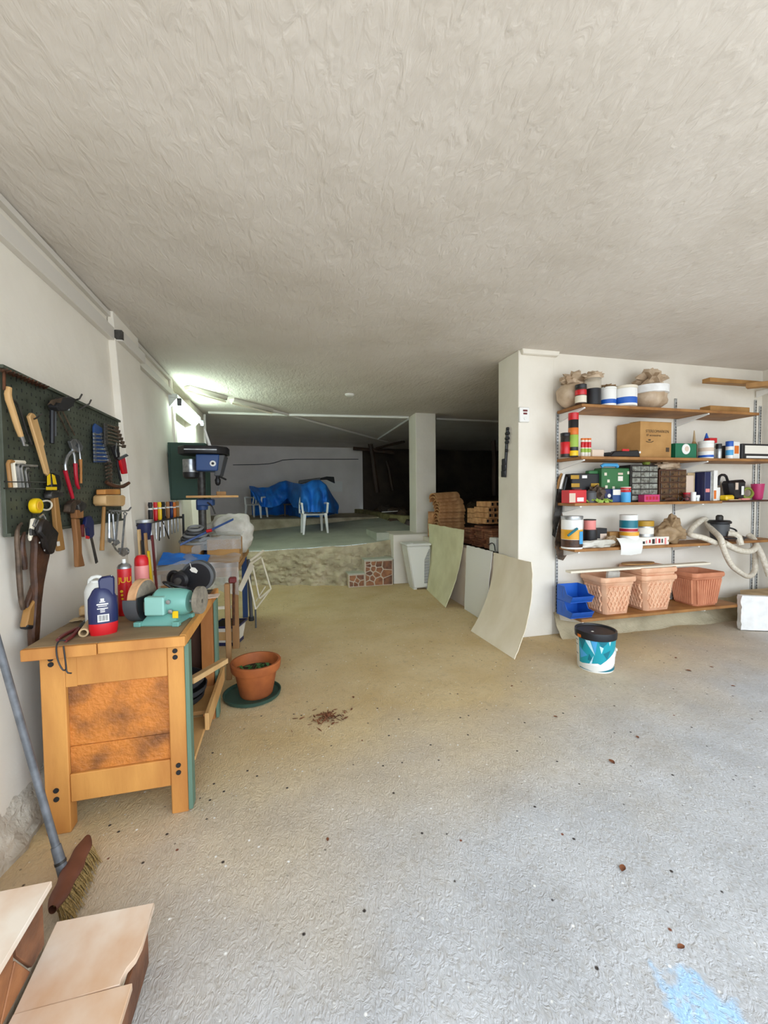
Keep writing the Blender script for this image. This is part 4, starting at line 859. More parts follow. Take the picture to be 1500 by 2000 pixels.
# drill press
p = Vector((-.86, 4.75, TZ)); t = thing('drill_press', 'blue bench drill press with black belt cover and silver motor', 'drill press', p)
def D(x, y, Y): return at(x, y, Y=Y)
cx = D(394, 960, 4.75).x; ztop = D(390, 878, 4.6).z; zh0 = D(400, 920, 4.6).z; ztab = D(410, 972, 4.5).z
mk('base', B(p).b2(cx - .10, cx + .085, 4.62, 4.92, TZ, TZ + .035), 'iron', t, bev=.008)
mk('column', B(p).cyl((cx, 4.75, TZ + .03), (cx, 4.75, zh0 + .1), .040, n=20), 'iron', t); mk('column_base', B(p).lathe([(.075, 0), (.075, .03), (.05, .05), (.05, .12)], (cx, 4.75, TZ + .03), 20), 'drill_blue', t)
xa, xb = D(384, 900, 4.6).x, D(430, 900, 4.6).x; xm = D(444, 890, 4.6).x
mk('head', B(p).hexa([(xa, 4.55, zh0), (xb - .02, 4.55, zh0), (xb - .02, 4.85, zh0), (xa, 4.85, zh0), (xa, 4.55, zh0 + .17), (xb, 4.55, zh0 + .17), (xb, 4.85, zh0 + .17), (xa, 4.85, zh0 + .17)]), 'drill_blue', t, bev=.01)
mk('nose', B(p).hexa([(xb - .06, 4.58, zh0 - .05), (xb, 4.58, zh0 - .05), (xb, 4.80, zh0 - .05), (xb - .06, 4.80, zh0 - .05), (xb - .019, 4.56, zh0 + .165), (xm - .02, 4.56, zh0 + .165), (xm - .02, 4.84, zh0 + .165), (xb - .019, 4.84, zh0 + .165)]), 'dgrey', t, bev=.006)
b = B(p); x0 = D(346, 880, 4.6).x; zc0, zc1 = zh0 + .175, ztop; b.prism([(x0, 4.62, zc0), (x0, 4.80, zc0), (x0 + .1, 4.90, zc0), (xb, 4.90, zc0), (xm, 4.80, zc0), (xm, 4.62, zc0), (xb - .02, 4.52, zc0), (x0 + .08, 4.52, zc0)], (0, 0, max(.08, zc1 - zc0))); cv = mk('belt_cover', b, 'black', t, bev=.006); mk('cover_trim', B(p).b2(x0 + .08, xb - .02, 4.518, 4.52, zc1 - .012, zc1 - .002), 'zinc', cv)
xmo = D(368, 910, 4.6).x; mk('motor', B(p).lathe([(.07, -.20), (.075, -.18), (.075, -.05)], (xmo, 4.70, zc0), 24), 'steel', t); mk('motor_cap', B(p).lathe([(0, -.25), (.05, -.25), (.072, -.235), (.077, -.20), (.077, -.185), (.07, -.18)], (xmo, 4.70, zc0), 24), 'black', t); mk('motor_bracket', B(p).box((xmo + .1, 4.70, zc0 - .09), (.10, .06, .10)), 'black', t)
mk('badge', B(p).lathe([(0, 0), (.03, 0), (.03, .004), (.015, .006), (0, .006)], (D(416, 913, 4.55).x, 4.55, zh0 + .075), 20, Matrix.Rotation(R(90), 3, 'X')), 'white', t); mk('badge_hub', B(p).lathe([(0, 0), (.014, 0), (.014, .009), (0, .009)], (D(416, 913, 4.55).x, 4.55, zh0 + .075), 12, Matrix.Rotation(R(90), 3, 'X')), 'black', t)
xs = D(428, 930, 4.6).x; mk('chuck', B(p).lathe([(.012, -.11), (.026, -.09), (.03, -.05), (.02, -.03), (.02, 0)], (xs - .02, 4.64, zh0 - .04), 16), 'black', t); mk('bit', B(p).tube([(xs - .02, 4.64, zh0 - .14), (xs + .0, 4.62, ztab + .02)], .006, 6), 'steel', t); mk('feed_handle', B(p).tube([(xs + .01, 4.60, zh0 - .06), (xs + .07, 4.57, zh0 - .09)], .01, 8), 'black', t)
mk('table_bracket', B(p).box((cx + .05, 4.68, ztab - .05), (.16, .14, .07)), 'drill_blue', t, bev=.01); mk('table_collar', B(p).lathe([(.055, -.08), (.06, -.06), (.06, .02), (.055, .03)], (cx, 4.75, ztab - .05), 20), 'drill_blue', t)
mk('crank', B(p).tube([(cx + .08, 4.60, ztab - .05), (cx + .13, 4.55, ztab - .09), (cx + .16, 4.55, ztab - .17)], .008, 6), 'iron', t)
x0, x1 = D(368, 975, 4.5).x, D(466, 970, 4.5).x; b = B((x0, 4.5, ztab)); b.prism([(x0, 4.38, ztab), (x0 + .32, 4.34, ztab), (x1, 4.50, ztab), (x1 - .12, 4.66, ztab), (x0 + .2, 4.68, ztab)], (0, 0, .022)); single('drill_table_board', b, 'wood_ply', 'pale plywood board lying on the drill press table', 'board', bev=.003)
q = D(432, 967, 4.52); b = B((q.x, 4.52, ztab + .022)); b.box((q.x, 4.52, ztab + .042), (.09, .06, .04), (0, 0, .2)); single('offcut_block', b, 'wood_oak', 'small wood offcut on the plywood under the drill bit', 'block', bev=.003)
b = B((xs - .05, 4.70, zc1)); b.tube([(xs - .09, 4.70, zc1 + .012), (xs - .13, 4.72, zc1 + .16), (xs - .15, 4.72, zc1 + .23)], [.02, .012, .012], 8); single('glue_nozzle', b, 'white_plastic', 'thin white nozzle standing on top of the drill press', 'nozzle')
# green cabinet on the wall
p = Vector((-1.2, 5.15, 1.5)); g0, g1 = at(343, 864, Y=5.15), at(404, 976, Y=5.15); t = thing('wall_cabinet', 'dark green cabinet on left wall behind the drill press', 'cabinet', p)
mk('body', B(p).b2(wx(1.8) + .002, g1.x, 5.15, 5.45, g1.z, g0.z), 'green_dark', t, bev=.004); mk('door', B(p).b2(wx(1.8) + .03, g1.x - .01, 5.135, 5.149, g1.z + .01, g0.z - .01), 'green_dark', t, bev=.003)
# hoses
bxx0, bxx1 = at(352, 1062, Y=4.42).x, at(394, 1062, Y=4.42).x
single('wooden_crate', B((bxx0, 4.42, TZ)).b2(bxx0, bxx1 - .01, 4.40, 4.60, TZ, 1.045), 'wood_oak', 'yellowish wooden crate under the hose coil on the back table', 'crate', bev=.004)
p = at(388, 1040, Y=4.5); t = thing('hose_coil', 'coil of dark grey hose on top of the wooden crate', 'hose', (p.x - .01, 4.50, 1.048))
for k in range(5):
    r_ = .13 - k * .018; mk('loop', B().tube([(-.02 + r_ * 1.15 * math.cos(a * .5236), r_ * math.sin(a * .5236), .02 + .032 * k + .02 * math.sin(a * .5236)) for a in range(12)], .014, 8, closed=True, sm=1), 'dgrey' if k % 2 else 'grey', t)
mk('red_fitting', B().cyl((.10, -.09, .12), (.15, -.09, .13), .016), 'red', t)
# cardboard box with clear sheet over it, crumpled white sack behind
bx0, bx1 = at(405, 1080, Y=4.42).x, at(470, 1080, Y=4.42).x
t = thing('carton', 'brown carton under clear plastic on the back table', 'box', (bx0, 4.40, TZ)); o = (bx0, 4.40, TZ)
mk('body', B(o).b2(bx0, bx1 - .01, 4.40, 4.74, TZ, TZ + .24), 'cardboard', t, bev=.004); mk('flap', B(o).hexa([(bx0, 4.40, TZ + .24), (bx1, 4.40, TZ + .24), (bx1 - .02, 4.70, TZ + .255), (bx0, 4.70, TZ + .255), (bx0, 4.40, TZ + .244), (bx1, 4.40, TZ + .244), (bx1 - .02, 4.70, TZ + .259), (bx0, 4.70, TZ + .259)]), 'cardboard_light', t)
p = Vector((at(450, 1020, Y=5.1).x, 5.12, TZ)); b = B(p); b.blob(p + Vector((0, 0, .25)), (.26, .15, .25), .2, 2.0, 4, 4, .25); single('plastic_sack', b, 'cloth', 'crumpled translucent white plastic sack at the table back', 'sack', smooth=60)
b = B((-.8, 4.05, TZ)); random.seed(1)
def cloth(u, v):
    x = -1.13 + .72 * u; y = 4.06 + .50 * v; z = TZ + .03 + .025 * noise.noise(Vector((u * 5, v * 5, 1))) + .06 * v * (1 if u > .3 else u / .3) + .03 * math.exp(-((u - .35) / .12) ** 2)
    if v < .35: k = 1 - v / .35; y = 4.10 - .02 * k + .03 * noise.noise(Vector((u * 9, k * 2, 4))); z = TZ + .03 - k * (.16 + .14 * u * u) + .02 * noise.noise(Vector((u * 5, 1.75, 1)))
    else: k = (v - .35) / .65; y = 4.10 + k * .28
    return (x, y, z)
b.sheet(cloth, 36, 20, .002); single('plastic_sheet', b, 'clear_sheet', 'crinkled clear plastic sheet draped over the back table front', 'plastic sheet', smooth=70)
b = B((-.8, 4.4, TZ + .1))
def cloth2(u, v):
    x = bx0 - .14 + (bx1 - bx0 + .15) * u; y = 4.385 + .40 * v; z = TZ + .262 + .02 * noise.noise(Vector((u * 4, v * 5, 8))) + .03 * v
    if u < .2: z -= (.2 - u) * .5
    if v < .25: k = 1 - v / .25; z -= k * .12; y = 4.385 + .01 * noise.noise(Vector((u * 8, k, 3)))
    else: y = 4.385 + (v - .25) * .5
    return (x, y, z)
b.sheet(cloth2, 24, 16, .002); single('plastic_cover', b, 'clear_sheet', 'clear plastic cover lying over the brown carton', 'plastic sheet', smooth=70)
# blue edged plastic folder and blue bag
a, e = at(352, 1064, Y=4.30), at(456, 1014, Y=4.55); b = B(a); d = e - a; n_ = Vector((0, 0, .012)); s2 = Vector((0, .012, 0)); b.hexa([a - n_ - s2, e - n_ - s2, e - n_ + s2, a - n_ + s2, a + n_ - s2, e + n_ - s2, e + n_ + s2, a + n_ + s2]); single('blue_rail', b, 'drill_blue', 'long straight blue edging strip slanting over the carton', 'strip', bev=.003)
p = at(360, 1083, Y=4.16); b = B(p); b.sheet(lambda u, v: (p.x - .22 + .42 * u, 4.12 + .20 * v, TZ + .055 + .09 * v * (1 - .5 * u) + .012 * noise.noise(Vector((u * 7, v * 7, 2)))), 18, 10, .004); single('blue_bag', b, 'tarp', 'shiny bright blue plastic bag on the clear sheet', 'bag', smooth=60)
# folding frames leaning on the table
t = thing('folding_rack', 'white tubular folding rack leaning against the back table', 'rack', (-.40, 4.75, 0)); o = (-.40, 4.75, 0)
def G(x, y, Y): return at(x, y, Y=Y)
fr = [G(484, 1118, 4.9), G(499, 1190, 4.9), G(529, 1150, 5.35), G(511, 1090, 5.35)]
mk('frame', B(o).tube([fr[0], fr[1]], .010, 8), 'cream', t); mk('frame', B(o).tube([fr[1], fr[2]], .010, 8), 'cream', t); mk('frame', B(o).tube([fr[2], fr[3]], .010, 8), 'cream', t)
mk('cross_tube', B(o).tube([G(494, 1108, 5.0), G(506, 1166, 5.0)], .009, 8), 'cream', t); mk('cross_tube', B(o).tube([G(508, 1168, 5.0), G(527, 1152, 5.3)], .013, 8), 'cream', t); mk('cross_tube', B(o).tube([G(500, 1174, 5.0), G(518, 1146, 5.3)], .008, 8), 'cream', t)
mk('arm', B(o).tube([G(490, 1094, 4.9), G(514, 1076, 5.2)], .015, 8), 'cream', t); mk('arm', B(o).tube([G(492, 1100, 4.85), G(509, 1088, 5.1)], .012, 8), 'cream', t)
mk('slat', B(o).hexa([G(464, 1152, 4.35), G(472, 1156, 4.35), G(497, 1106, 4.85), G(488, 1098, 4.85)] + [q + Vector((0, .02, 0)) for q in (G(464, 1152, 4.35), G(472, 1156, 4.35), G(497, 1106, 4.85), G(488, 1098, 4.85))]), 'cream', t, bev=.002)
mk('foot', B(o).tube([fr[1], Vector((fr[1].x, fr[1].y, .0))], .010, 8), 'dgrey', t)
t = thing('metal_trestle', 'dark grey trestle leg with rubber foot beside the folding rack', 'trestle', (-.42, 5.15, 0)); o = (-.42, 5.15, 0); q = at(491, 1212, Z=0)
mk('leg', B(o).tube([(q.x - .02, q.y, .75), (q.x, q.y, .05)], .022, 8), 'dgrey', t); mk('rubber_foot', B(o).lathe([(.03, 0), (.034, .01), (.03, .05), (0, .05)], (q.x, q.y, 0), 12), 'rubber', t)
# containers on the floor behind the bench
p = at(452, 1262, Z=0); t = thing('planter_trough', 'blue and white square planter on the floor behind the workbench', 'planter', (p.x - .03, p.y + .12, 0), R(-15)); hh = .20
b = B(); b.hexa([(-.10, -.10, 0), (.10, -.10, 0), (.10, .10, 0), (-.10, .10, 0), (-.13, -.13, hh), (.13, -.13, hh), (.13, .13, hh), (-.13, .13, hh)]); mk('body', b, 'ceramic', t, bev=.006)
mk('rim', B().tube([(-.135, -.135, hh), (.135, -.135, hh), (.135, .135, hh), (-.135, .135, hh)], .012, 8, closed=True), 'navy', t); mk('soil', B().b2(-.12, .12, -.12, .12, hh - .002, hh + .004), 'soil', t); mk('base_band', B().b2(-.108, .108, -.108, .108, .001, .035), 'navy', t)
mk('panel', B().hexa([(-.07, -.112, .06), (.07, -.112, .06), (.07, -.10, .06), (-.07, -.10, .06), (-.075, -.127, .15), (.075, -.127, .15), (.075, -.11, .15), (-.075, -.11, .15)]), 'wood_pale', t)
t = thing('iron_stake', 'brown iron post with red knob standing between bench and table', 'post', (-.52, 3.55, 0)); o = (-.52, 3.55, 0); xq = at(447, 1150, Y=3.55).x
mk('post', B(o).b2(xq - .035, xq + .005, 3.54, 3.60, .0, at(447, 1140, Y=3.55).z), 'wood_stick', t, bev=.004); mk('knob', B(o).box((xq + .03, 3.55, at(452, 1133, Y=3.55).z), (.06, .05, .05)), 'maroon', t, bev=.01); mk('rod', B(o).tube([(xq + .04, 3.55, at(452, 1137, Y=3.55).z), (xq + .03, 3.55, .45)], .010, 8), 'rust', t)
# ================================================================ BACK OF THE ROOM
def lerp_tab(tab, x):
    for (a, va), (b_, vb) in zip(tab, tab[1:]):
        if x <= b_: k = max(0, (x - a) / (b_ - a)); return va + (vb - va) * k
    return tab[-1][1]
topt = [(487, 949), (505, 952), (525, 951), (545, 941), (558, 938), (575, 943), (592, 945), (610, 938), (625, 936), (638, 947), (650, 968), (661, 985)]
bott = [(487, 953), (497, 972), (510, 990), (530, 991), (548, 986), (562, 972), (572, 990), (588, 996), (602, 1000), (620, 1000), (640, 1000), (661, 1004)]
frY = [(487, 10.4), (560, 10.4), (578, 9.3), (588, 8.66), (637, 8.66), (648, 9.2), (661, 10.1)]
b = B((.3, 9.6, 1.0))
def tarp(u, v):
    px = 487 + 174 * u; Yf = lerp_tab(frY, px); tp = at(px, lerp_tab(topt, px), Y=Yf + .45); bt_ = at(px, lerp_tab(bott, px), Y=Yf)
    fold = .09 * math.sin(u * 46 + v * 5 + 3 * noise.noise(Vector((u * 5, v * 3, 7)))) + .18 * noise.noise(Vector((u * 9, v * 2.6, 1))) + .07 * noise.noise(Vector((u * 24, v * 7, 3)))
    if v < .55:
        k = v / .55; z = bt_.z + (tp.z - bt_.z) * (k ** .85); x = bt_.x + (tp.x - bt_.x) * k; y = Yf + .45 * k ** 1.6 + fold * (1 - k ** 2) * 1.2
    else:
        k = (v - .55) / .45; z = tp.z - (tp.z - 1.02) * k ** 2; x = tp.x; y = Yf + .45 + k * .8
    return (x, y, z + .02 * noise.noise(Vector((u * 12, v * 7, 4))))
b.sheet(tarp, 90, 26, .004); single('blue_tarp', b, 'tarp', 'crumpled bright blue tarpaulin covering a pile at the back', 'tarpaulin', smooth=70)
def chair(name, label, loc, rz, m):
    t = thing(name, label, 'chair', loc, rz, 'white plastic garden chairs')
    sz = .42
    for x, y, dx, dy in ((-.25, -.24, .035, .02), (.25, -.24, -.035, .02), (-.22, .22, .02, -.04), (.22, .22, -.02, -.04)):
        mk('leg', B().hexa([(x - .018, y - .018, 0), (x + .018, y - .018, 0), (x + .018, y + .018, 0), (x - .018, y + .018, 0), (x + dx - .032, y + dy - .025, sz), (x + dx + .032, y + dy - .025, sz), (x + dx + .032, y + dy + .025, sz), (x + dx - .032, y + dy + .025, sz)]), m, t, bev=.004)
    mk('seat', B().sheet(lambda u, v: (-.245 + .49 * u, -.24 + .46 * v, sz + .01 - .03 * math.sin(math.pi * u) * math.sin(math.pi * v) - (.03 if v == 0 else 0)), 12, 10, .012), m, t)
    for s in (-1, 1):
        mk('arm_post', B().hexa([(s * .245 - .02, -.235, sz), (s * .245 + .02, -.235, sz), (s * .245 + .02, -.19, sz), (s * .245 - .02, -.19, sz), (s * .265 - .02, -.225, sz + .20), (s * .265 + .02, -.225, sz + .20), (s * .265 + .02, -.185, sz + .20), (s * .265 - .02, -.185, sz + .20)]), m, t, bev=.006)
        mk('armrest', B().tube([(s * .265, -.22, sz + .205), (s * .275, -.05, sz + .215), (s * .25, .22, sz + .20)], [.024, .024, .02], 8, sm=1), m, t)
    for k in range(5):
        x = -.16 + k * .08; mk('back_slat', B().hexa([(x - .025, .22, sz), (x + .025, .22, sz), (x + .025, .235, sz), (x - .025, .235, sz), (x * 1.05 - .025, .31, sz + .40), (x * 1.05 + .025, .31, sz + .40), (x * 1.05 + .025, .325, sz + .40), (x * 1.05 - .025, .325, sz + .40)]), m, t, bev=.003)
    mk('back_rail', B().tube([(-.25, .215, sz), (-.235, .28, sz + .28), (-.17, .32, sz + .42), (0, .33, sz + .44), (.17, .32, sz + .42), (.235, .28, sz + .28), (.25, .215, sz)], .022, 8, sm=2), m, t)
    return t
q = at(614, 1044, Y=8.5); chair('garden_chair', 'white plastic garden chair standing in front of the blue tarpaulin', (q.x, 8.70, pz(q.x, 8.7) - .005), R(6), 'white_plastic')
q = at(503, 1010, Y=10.75); chair('garden_chair', 'white plastic garden chair left of the tarpaulin, partly covered', (q.x, 10.62, 1.0), R(-25), 'white_plastic').scale = (.84, .84, .80)
b = B((at(575, 995, Y=10.9).x, 10.9, 1.0)); q = b.o
t = thing('side_stool', 'dark wooden stool half hidden under the blue tarpaulin', 'stool', (q.x, 10.95, 1.0))
mk('seat', B().b2(-.28, .28, -.2, .2, .30, .33), 'wood_beam', t)
for x in (-.26, .24): mk('leg', B().b2(x, x + .04, -.18, -.14, 0, .30), 'wood_beam', t); mk('leg', B().b2(x, x + .04, .14, .18, 0, .30), 'wood_beam', t)
g0, g1, g2, g3 = at(583, 941, Y=9.95), at(626, 935, Y=9.95), at(638, 933, Y=9.95), at(654, 937, Y=9.95)
t = thing('air_rifle', 'black long-barrelled rifle shape resting on top of the tarpaulin', 'rifle', g1); o = g1
mk('barrel', B(o).hexa([Vector(p) for p in ((g0.x, 9.93, g0.z - .06), (g1.x, 9.93, g1.z - .04), (g1.x, 9.98, g1.z - .04), (g0.x, 9.98, g0.z - .06), (g0.x, 9.93, g0.z + .03), (g1.x, 9.93, g1.z + .03), (g1.x, 9.98, g1.z + .03), (g0.x, 9.98, g0.z + .03))]), 'black', t, bev=.01)
mk('stock', B(o).prism([(g1.x, 9.93, g1.z + .02), (g2.x, 9.93, g2.z + .03), (g3.x - .02, 9.93, g3.z + .07), (g3.x, 9.93, g3.z - .09), (g2.x, 9.93, g2.z - .05), (g1.x, 9.93, g1.z - .03)], (0, .05, 0)), 'black_rough', t, bev=.008)
p0, p1_ = at(637, 940, Y=12.385), at(669, 960, Y=12.385); single('white_board', B((p0.x, 12.385, p1_.z)).b2(p0.x, p1_.x, 12.385, 12.399, p1_.z, p0.z), 'white', 'plain white board fixed on the back wall beside the tarpaulin', 'board')
cab = [at(x, y, Y=12.385) for x, y in ((455, 908), (520, 907), (540, 903), (556, 897), (640, 897), (700, 897))]
single('wall_cable', B(cab[0]).tube(cab, .012, 6, sm=1), 'dgrey', 'thin dark cable running along the back wall', 'cable')
# timbers, posts and stones in the dark part
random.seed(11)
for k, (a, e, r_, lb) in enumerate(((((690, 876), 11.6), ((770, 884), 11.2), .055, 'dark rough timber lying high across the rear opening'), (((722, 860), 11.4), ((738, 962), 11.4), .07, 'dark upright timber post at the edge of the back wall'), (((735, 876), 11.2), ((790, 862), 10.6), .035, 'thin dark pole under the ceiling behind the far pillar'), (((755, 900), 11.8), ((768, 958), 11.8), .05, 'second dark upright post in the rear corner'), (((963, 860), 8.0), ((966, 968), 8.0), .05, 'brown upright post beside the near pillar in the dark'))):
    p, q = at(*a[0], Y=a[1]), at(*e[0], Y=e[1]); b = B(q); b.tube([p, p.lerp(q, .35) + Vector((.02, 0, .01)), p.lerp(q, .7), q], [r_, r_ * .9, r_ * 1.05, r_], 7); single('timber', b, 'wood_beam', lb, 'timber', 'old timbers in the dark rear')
def bankz(x, y): return bank((x - 2.42) / 5.9, (y - 4.2) / 8.6)[2]
k = 0
spots = [(690, 985, 10.9), (705, 975, 11.2), (722, 972, 11.0), (742, 985, 10.2), (760, 990, 9.9), (712, 965, 11.8), (736, 966, 11.6), (765, 972, 11.2), (785, 980, 10.6), (790, 1005, 9.6), (752, 968, 11.9), (870, 930, 10.5), (900, 940, 9.5), (925, 935, 9.8), (945, 930, 9.2), (890, 920, 11), (935, 915, 11)]
base_rock = None
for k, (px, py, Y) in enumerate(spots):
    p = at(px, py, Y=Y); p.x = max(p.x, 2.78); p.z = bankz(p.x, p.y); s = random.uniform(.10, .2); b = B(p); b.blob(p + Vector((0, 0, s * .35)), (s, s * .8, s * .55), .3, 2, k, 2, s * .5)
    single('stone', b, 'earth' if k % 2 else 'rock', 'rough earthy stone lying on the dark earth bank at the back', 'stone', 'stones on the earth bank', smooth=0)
q0, q1 = at(745, 1000, Y=9.6), at(782, 996, Y=9.5); z_ = 1.12; single('white_stick', B(q0).tube([(q0.x, 9.55, z_), (q1.x, 9.75, z_ + .01)], .014, 6), 'white', 'thin white stick lying on the kerb of the earth bank', 'stick')

# ================================================================ ROOF TILES AND BRICKS BEHIND THE LOW WALL
def tile_mesh(o):
    b = B(o); b.sheet(lambda u, v: Vector(o) + Vector((u * .46, .115 * math.cos(math.pi * v) * (1 - .12 * u), .085 * math.sin(math.pi * v) * (1 - .12 * u))), 3, 10, .016); return b
p = Vector((2.49, 6.42, .86)); proto = mk('roof_tile', tile_mesh((0, 0, 0)), 'brick'); proto.location = p; random.seed(4)
tag(proto, 'curved terracotta roof tile, lowest of the tall tile stack', 'roof tile', 'curved roof tiles'); nm = ['second', 'third', 'fourth', 'fifth', 'sixth', 'seventh', 'eighth', 'ninth', 'tenth', 'eleventh', 'topmost']
for k in range(11):
    c = copy_tree(proto, p + Vector((random.uniform(-.015, .015) - (.05 if k > 8 else 0), random.uniform(-.012, .012) + (.03 if k > 7 else 0), .053 * (k + 1))), 'curved terracotta roof tile, %s%s of the tall tile stack' % (nm[k], '' if k == 10 else ' from bottom'), rot=(0, R(-4) if k > 7 else 0, R(random.uniform(-2, 2) + (8 if k > 7 else 0))))
for k, (x, y, z, ang) in enumerate(((2.40, 6.72, .87, 80), (2.40, 6.72, .98, 75), (2.40, 6.70, 1.10, 85))):
    copy_tree(proto, (x + .05, y, z), ('lowest', 'middle', 'upper')[k] + ' loose roof tile curled up left of the tall stack', rot=(R(ang), 0, R(-20)))
def hollow_brick(b, x0, y0, z0, L=.44, D_=.22, Hh=.075):
    # shell with three tubes visible at the camera end
    b.b2(x0, x0 + L, y0, y0 + .012, z0, z0 + Hh)
    return b
def brick_obj(loc, label, m, rz=0, L=.40, D_=.24, Hh=.07, holes=True):
    t = thing('hollow_brick', label, 'brick', loc, rz, 'hollow clay bricks')
    b = B(); w = .014
    b.b2(0, L, 0, D_, 0, w); b2 = b
    parts = [(0, L, 0, D_, 0, w), (0, L, 0, D_, Hh - w, Hh)] + [(0, L, y - w / 2, y + w / 2, w, Hh - w) for y in (w / 2, D_ / 3, 2 * D_ / 3, D_ - w / 2)]
    bb = B()
    for q in parts: bb.b2(*q)
    # weld into one ridged body
    mk('body', bb, m, t)['kind'] = 'stuff'
    bk = B()
    for y in (D_ / 6, D_ / 2, 5 * D_ / 6): pass
    mk('core', B().b2(.06, L - .06, w, D_ - w, w, Hh - w), 'black_rough', t)
    return t
x0 = 2.60
for r_ in range(4):
    for c_ in range(2):
        brick_obj((x0 + .02 * (r_ % 2) + c_ * .26 + .26, 4.95 - .03 * r_, 1.12 + r_ * .075), 'hollow clay brick, %s row, %s in the stack beside near pillar' % (('bottom', 'second', 'third', 'top')[r_], ('left', 'right')[c_]), 'brick', R(90))
flat = mk('flat_tile', B().b2(0, .36, 0, .24, 0, .026), 'brick_red', bev=.003); flat.location = (2.60, 4.72, .80); tag(flat, 'flat reddish clay tile, lowest of the front tile pile', 'tile', 'flat clay tiles')
random.seed(8)
for c_, (x, y, n, nmx) in enumerate(((2.60, 4.72, 9, 'front'), (2.60, 5.05, 10, 'middle'), (2.62, 5.42, 8, 'rear'))):
    for k in range(n):
        if c_ == 0 and k == 0: continue
        copy_tree(flat, (x + random.uniform(-.03, .03), y + random.uniform(-.015, .015), .80 + k * .028), 'flat reddish clay tile, layer %s of the %s tile pile' % (('one', 'two', 'three', 'four', 'five', 'six', 'seven', 'eight', 'nine', 'ten')[k], nmx), rot=(0, 0, R(random.uniform(-5, 5))))
for r_ in range(3):
    brick_obj((2.94, 5.30 + .0 * r_, 1.09 + r_ * .075), 'hollow clay brick, %s of the rear loose column' % ('lowest', 'middle', 'upper')[r_], 'brick', R(88))
p = at(914, 1068, Y=4.62); t = thing('white_tin', 'white tin with black cable loop in front of the tile piles', 'tin', (2.55, 4.60, .802)); mk('tin', B().b2(-.03, .06, -.08, .08, 0, .17), 'white', t, bev=.01); mk('cable', B().tube([(-.04, -.09, .02), (-.05, -.09, .10), (-.04, 0, .11), (-.04, .08, .07)], .006, 6, sm=1), 'black', t)
p = Vector((2.53, 5.85, .802)); t = thing('white_jar', 'small white jar with black cap beside the roof tiles', 'jar', p); mk('jar', B().lathe([(0, 0), (.04, 0), (.042, .05), (.03, .06), (0, .06)], (0, 0, 0), 16), 'white', t); mk('cap', B().lathe([(.02, .06), (.028, .06), (.028, .085), (0, .085)], (0, 0, 0), 14), 'black', t)

# ================================================================ PANELS LEANING ON THE LOW WALL, DEHUMIDIFIER
def lean(Yn, Yf, Ynt, Yft, h_, Xt, Xbn, Xbf, pw, t_, o):
    b = B(o)
    def f(u, v):
        z = h_ * v; Xb = Xbn + (Xbf - Xbn) * u; yb = Yn + (Yf - Yn) * u; yt = Ynt + (Yft - Ynt) * u
        edge = .012 * noise.noise(Vector((u * 9, v * 13, Yn))) if u in (0, 1) else 0
        return (Xt - (Xt - Xb) * (1 - v) ** pw, yb + (yt - yb) * v + edge, z + (.01 * noise.noise(Vector((u * 9, 0, Yn))) if v == 1 else 0) + .002)
    b.sheet(f, 16, 24, t_); return b
single('curved_panel', lean(5.10, 6.15, 5.02, 6.38, 1.04, 2.335, 2.10, 2.22, 2.0, -.006, (2.2, 5.6, 0)), 'panel_green', 'bowed pale green-grey sheet leaning on the low wall beside dehumidifier', 'panel')
single('curved_panel', lean(3.30, 4.13, 3.52, 4.25, .84, 2.345, 2.03, 2.00, 1.9, -.006, (2.1, 3.7, 0)), 'panel', 'bowed cream sheet leaning in front of the near pillar', 'panel')
single('hardboard_sheet', lean(4.38, 4.96, 4.28, 4.96, .845, 2.345, 2.30, 2.31, 1.0, -.008, (2.3, 4.6, 0)), 'white', 'flat white sheet leaning on the low wall between curved panels', 'panel')
xL, xR = at(792, 1062, Y=6.2).x, at(840, 1062, Y=6.2).x; hh = at(820, 1060, Y=6.2).z; xl = at(808, 1150, Y=6.2).x; o = (xL, 6.2, 0)
t = thing('dehumidifier', 'white tapered dehumidifier with a tall vent grille', 'dehumidifier', o)
mk('body', B(o).hexa([(xl, 6.2, .02), (xR, 6.2, .02), (xR, 6.48, .02), (xl, 6.48, .02), (xL + .02, 6.17, hh - .05), (xR, 6.17, hh - .05), (xR, 6.52, hh - .05), (xL + .02, 6.52, hh - .05)]), 'white_plastic', t, bev=.02)
mk('lid', B(o).b2(xL, xR + .01, 6.15, 6.54, hh - .05, hh - .01), 'white_plastic', t, bev=.015); mk('lid_grip', B(o).b2(xL + .07, xL + .13, 6.2, 6.26, hh - .01, hh), 'white', t, bev=.004)
mk('foot', B(o).b2(xl + .01, xl + .06, 6.22, 6.46, 0, .021), 'white_plastic', t); mk('foot', B(o).b2(xR - .06, xR - .01, 6.22, 6.46, 0, .021), 'white_plastic', t)
for k in range(26):
    f = k / 25; z = .10 + f * (hh - .22); y = 6.2 - .03 * (z - .02) / (hh - .07); w = .085 - (.07 * max(0, f - .7) / .3)
    mk('vent_slot', B(o).b2(xR - .02 - w, xR - .02, y - .004, y + .004, z, z + .010), 'dgrey', t)
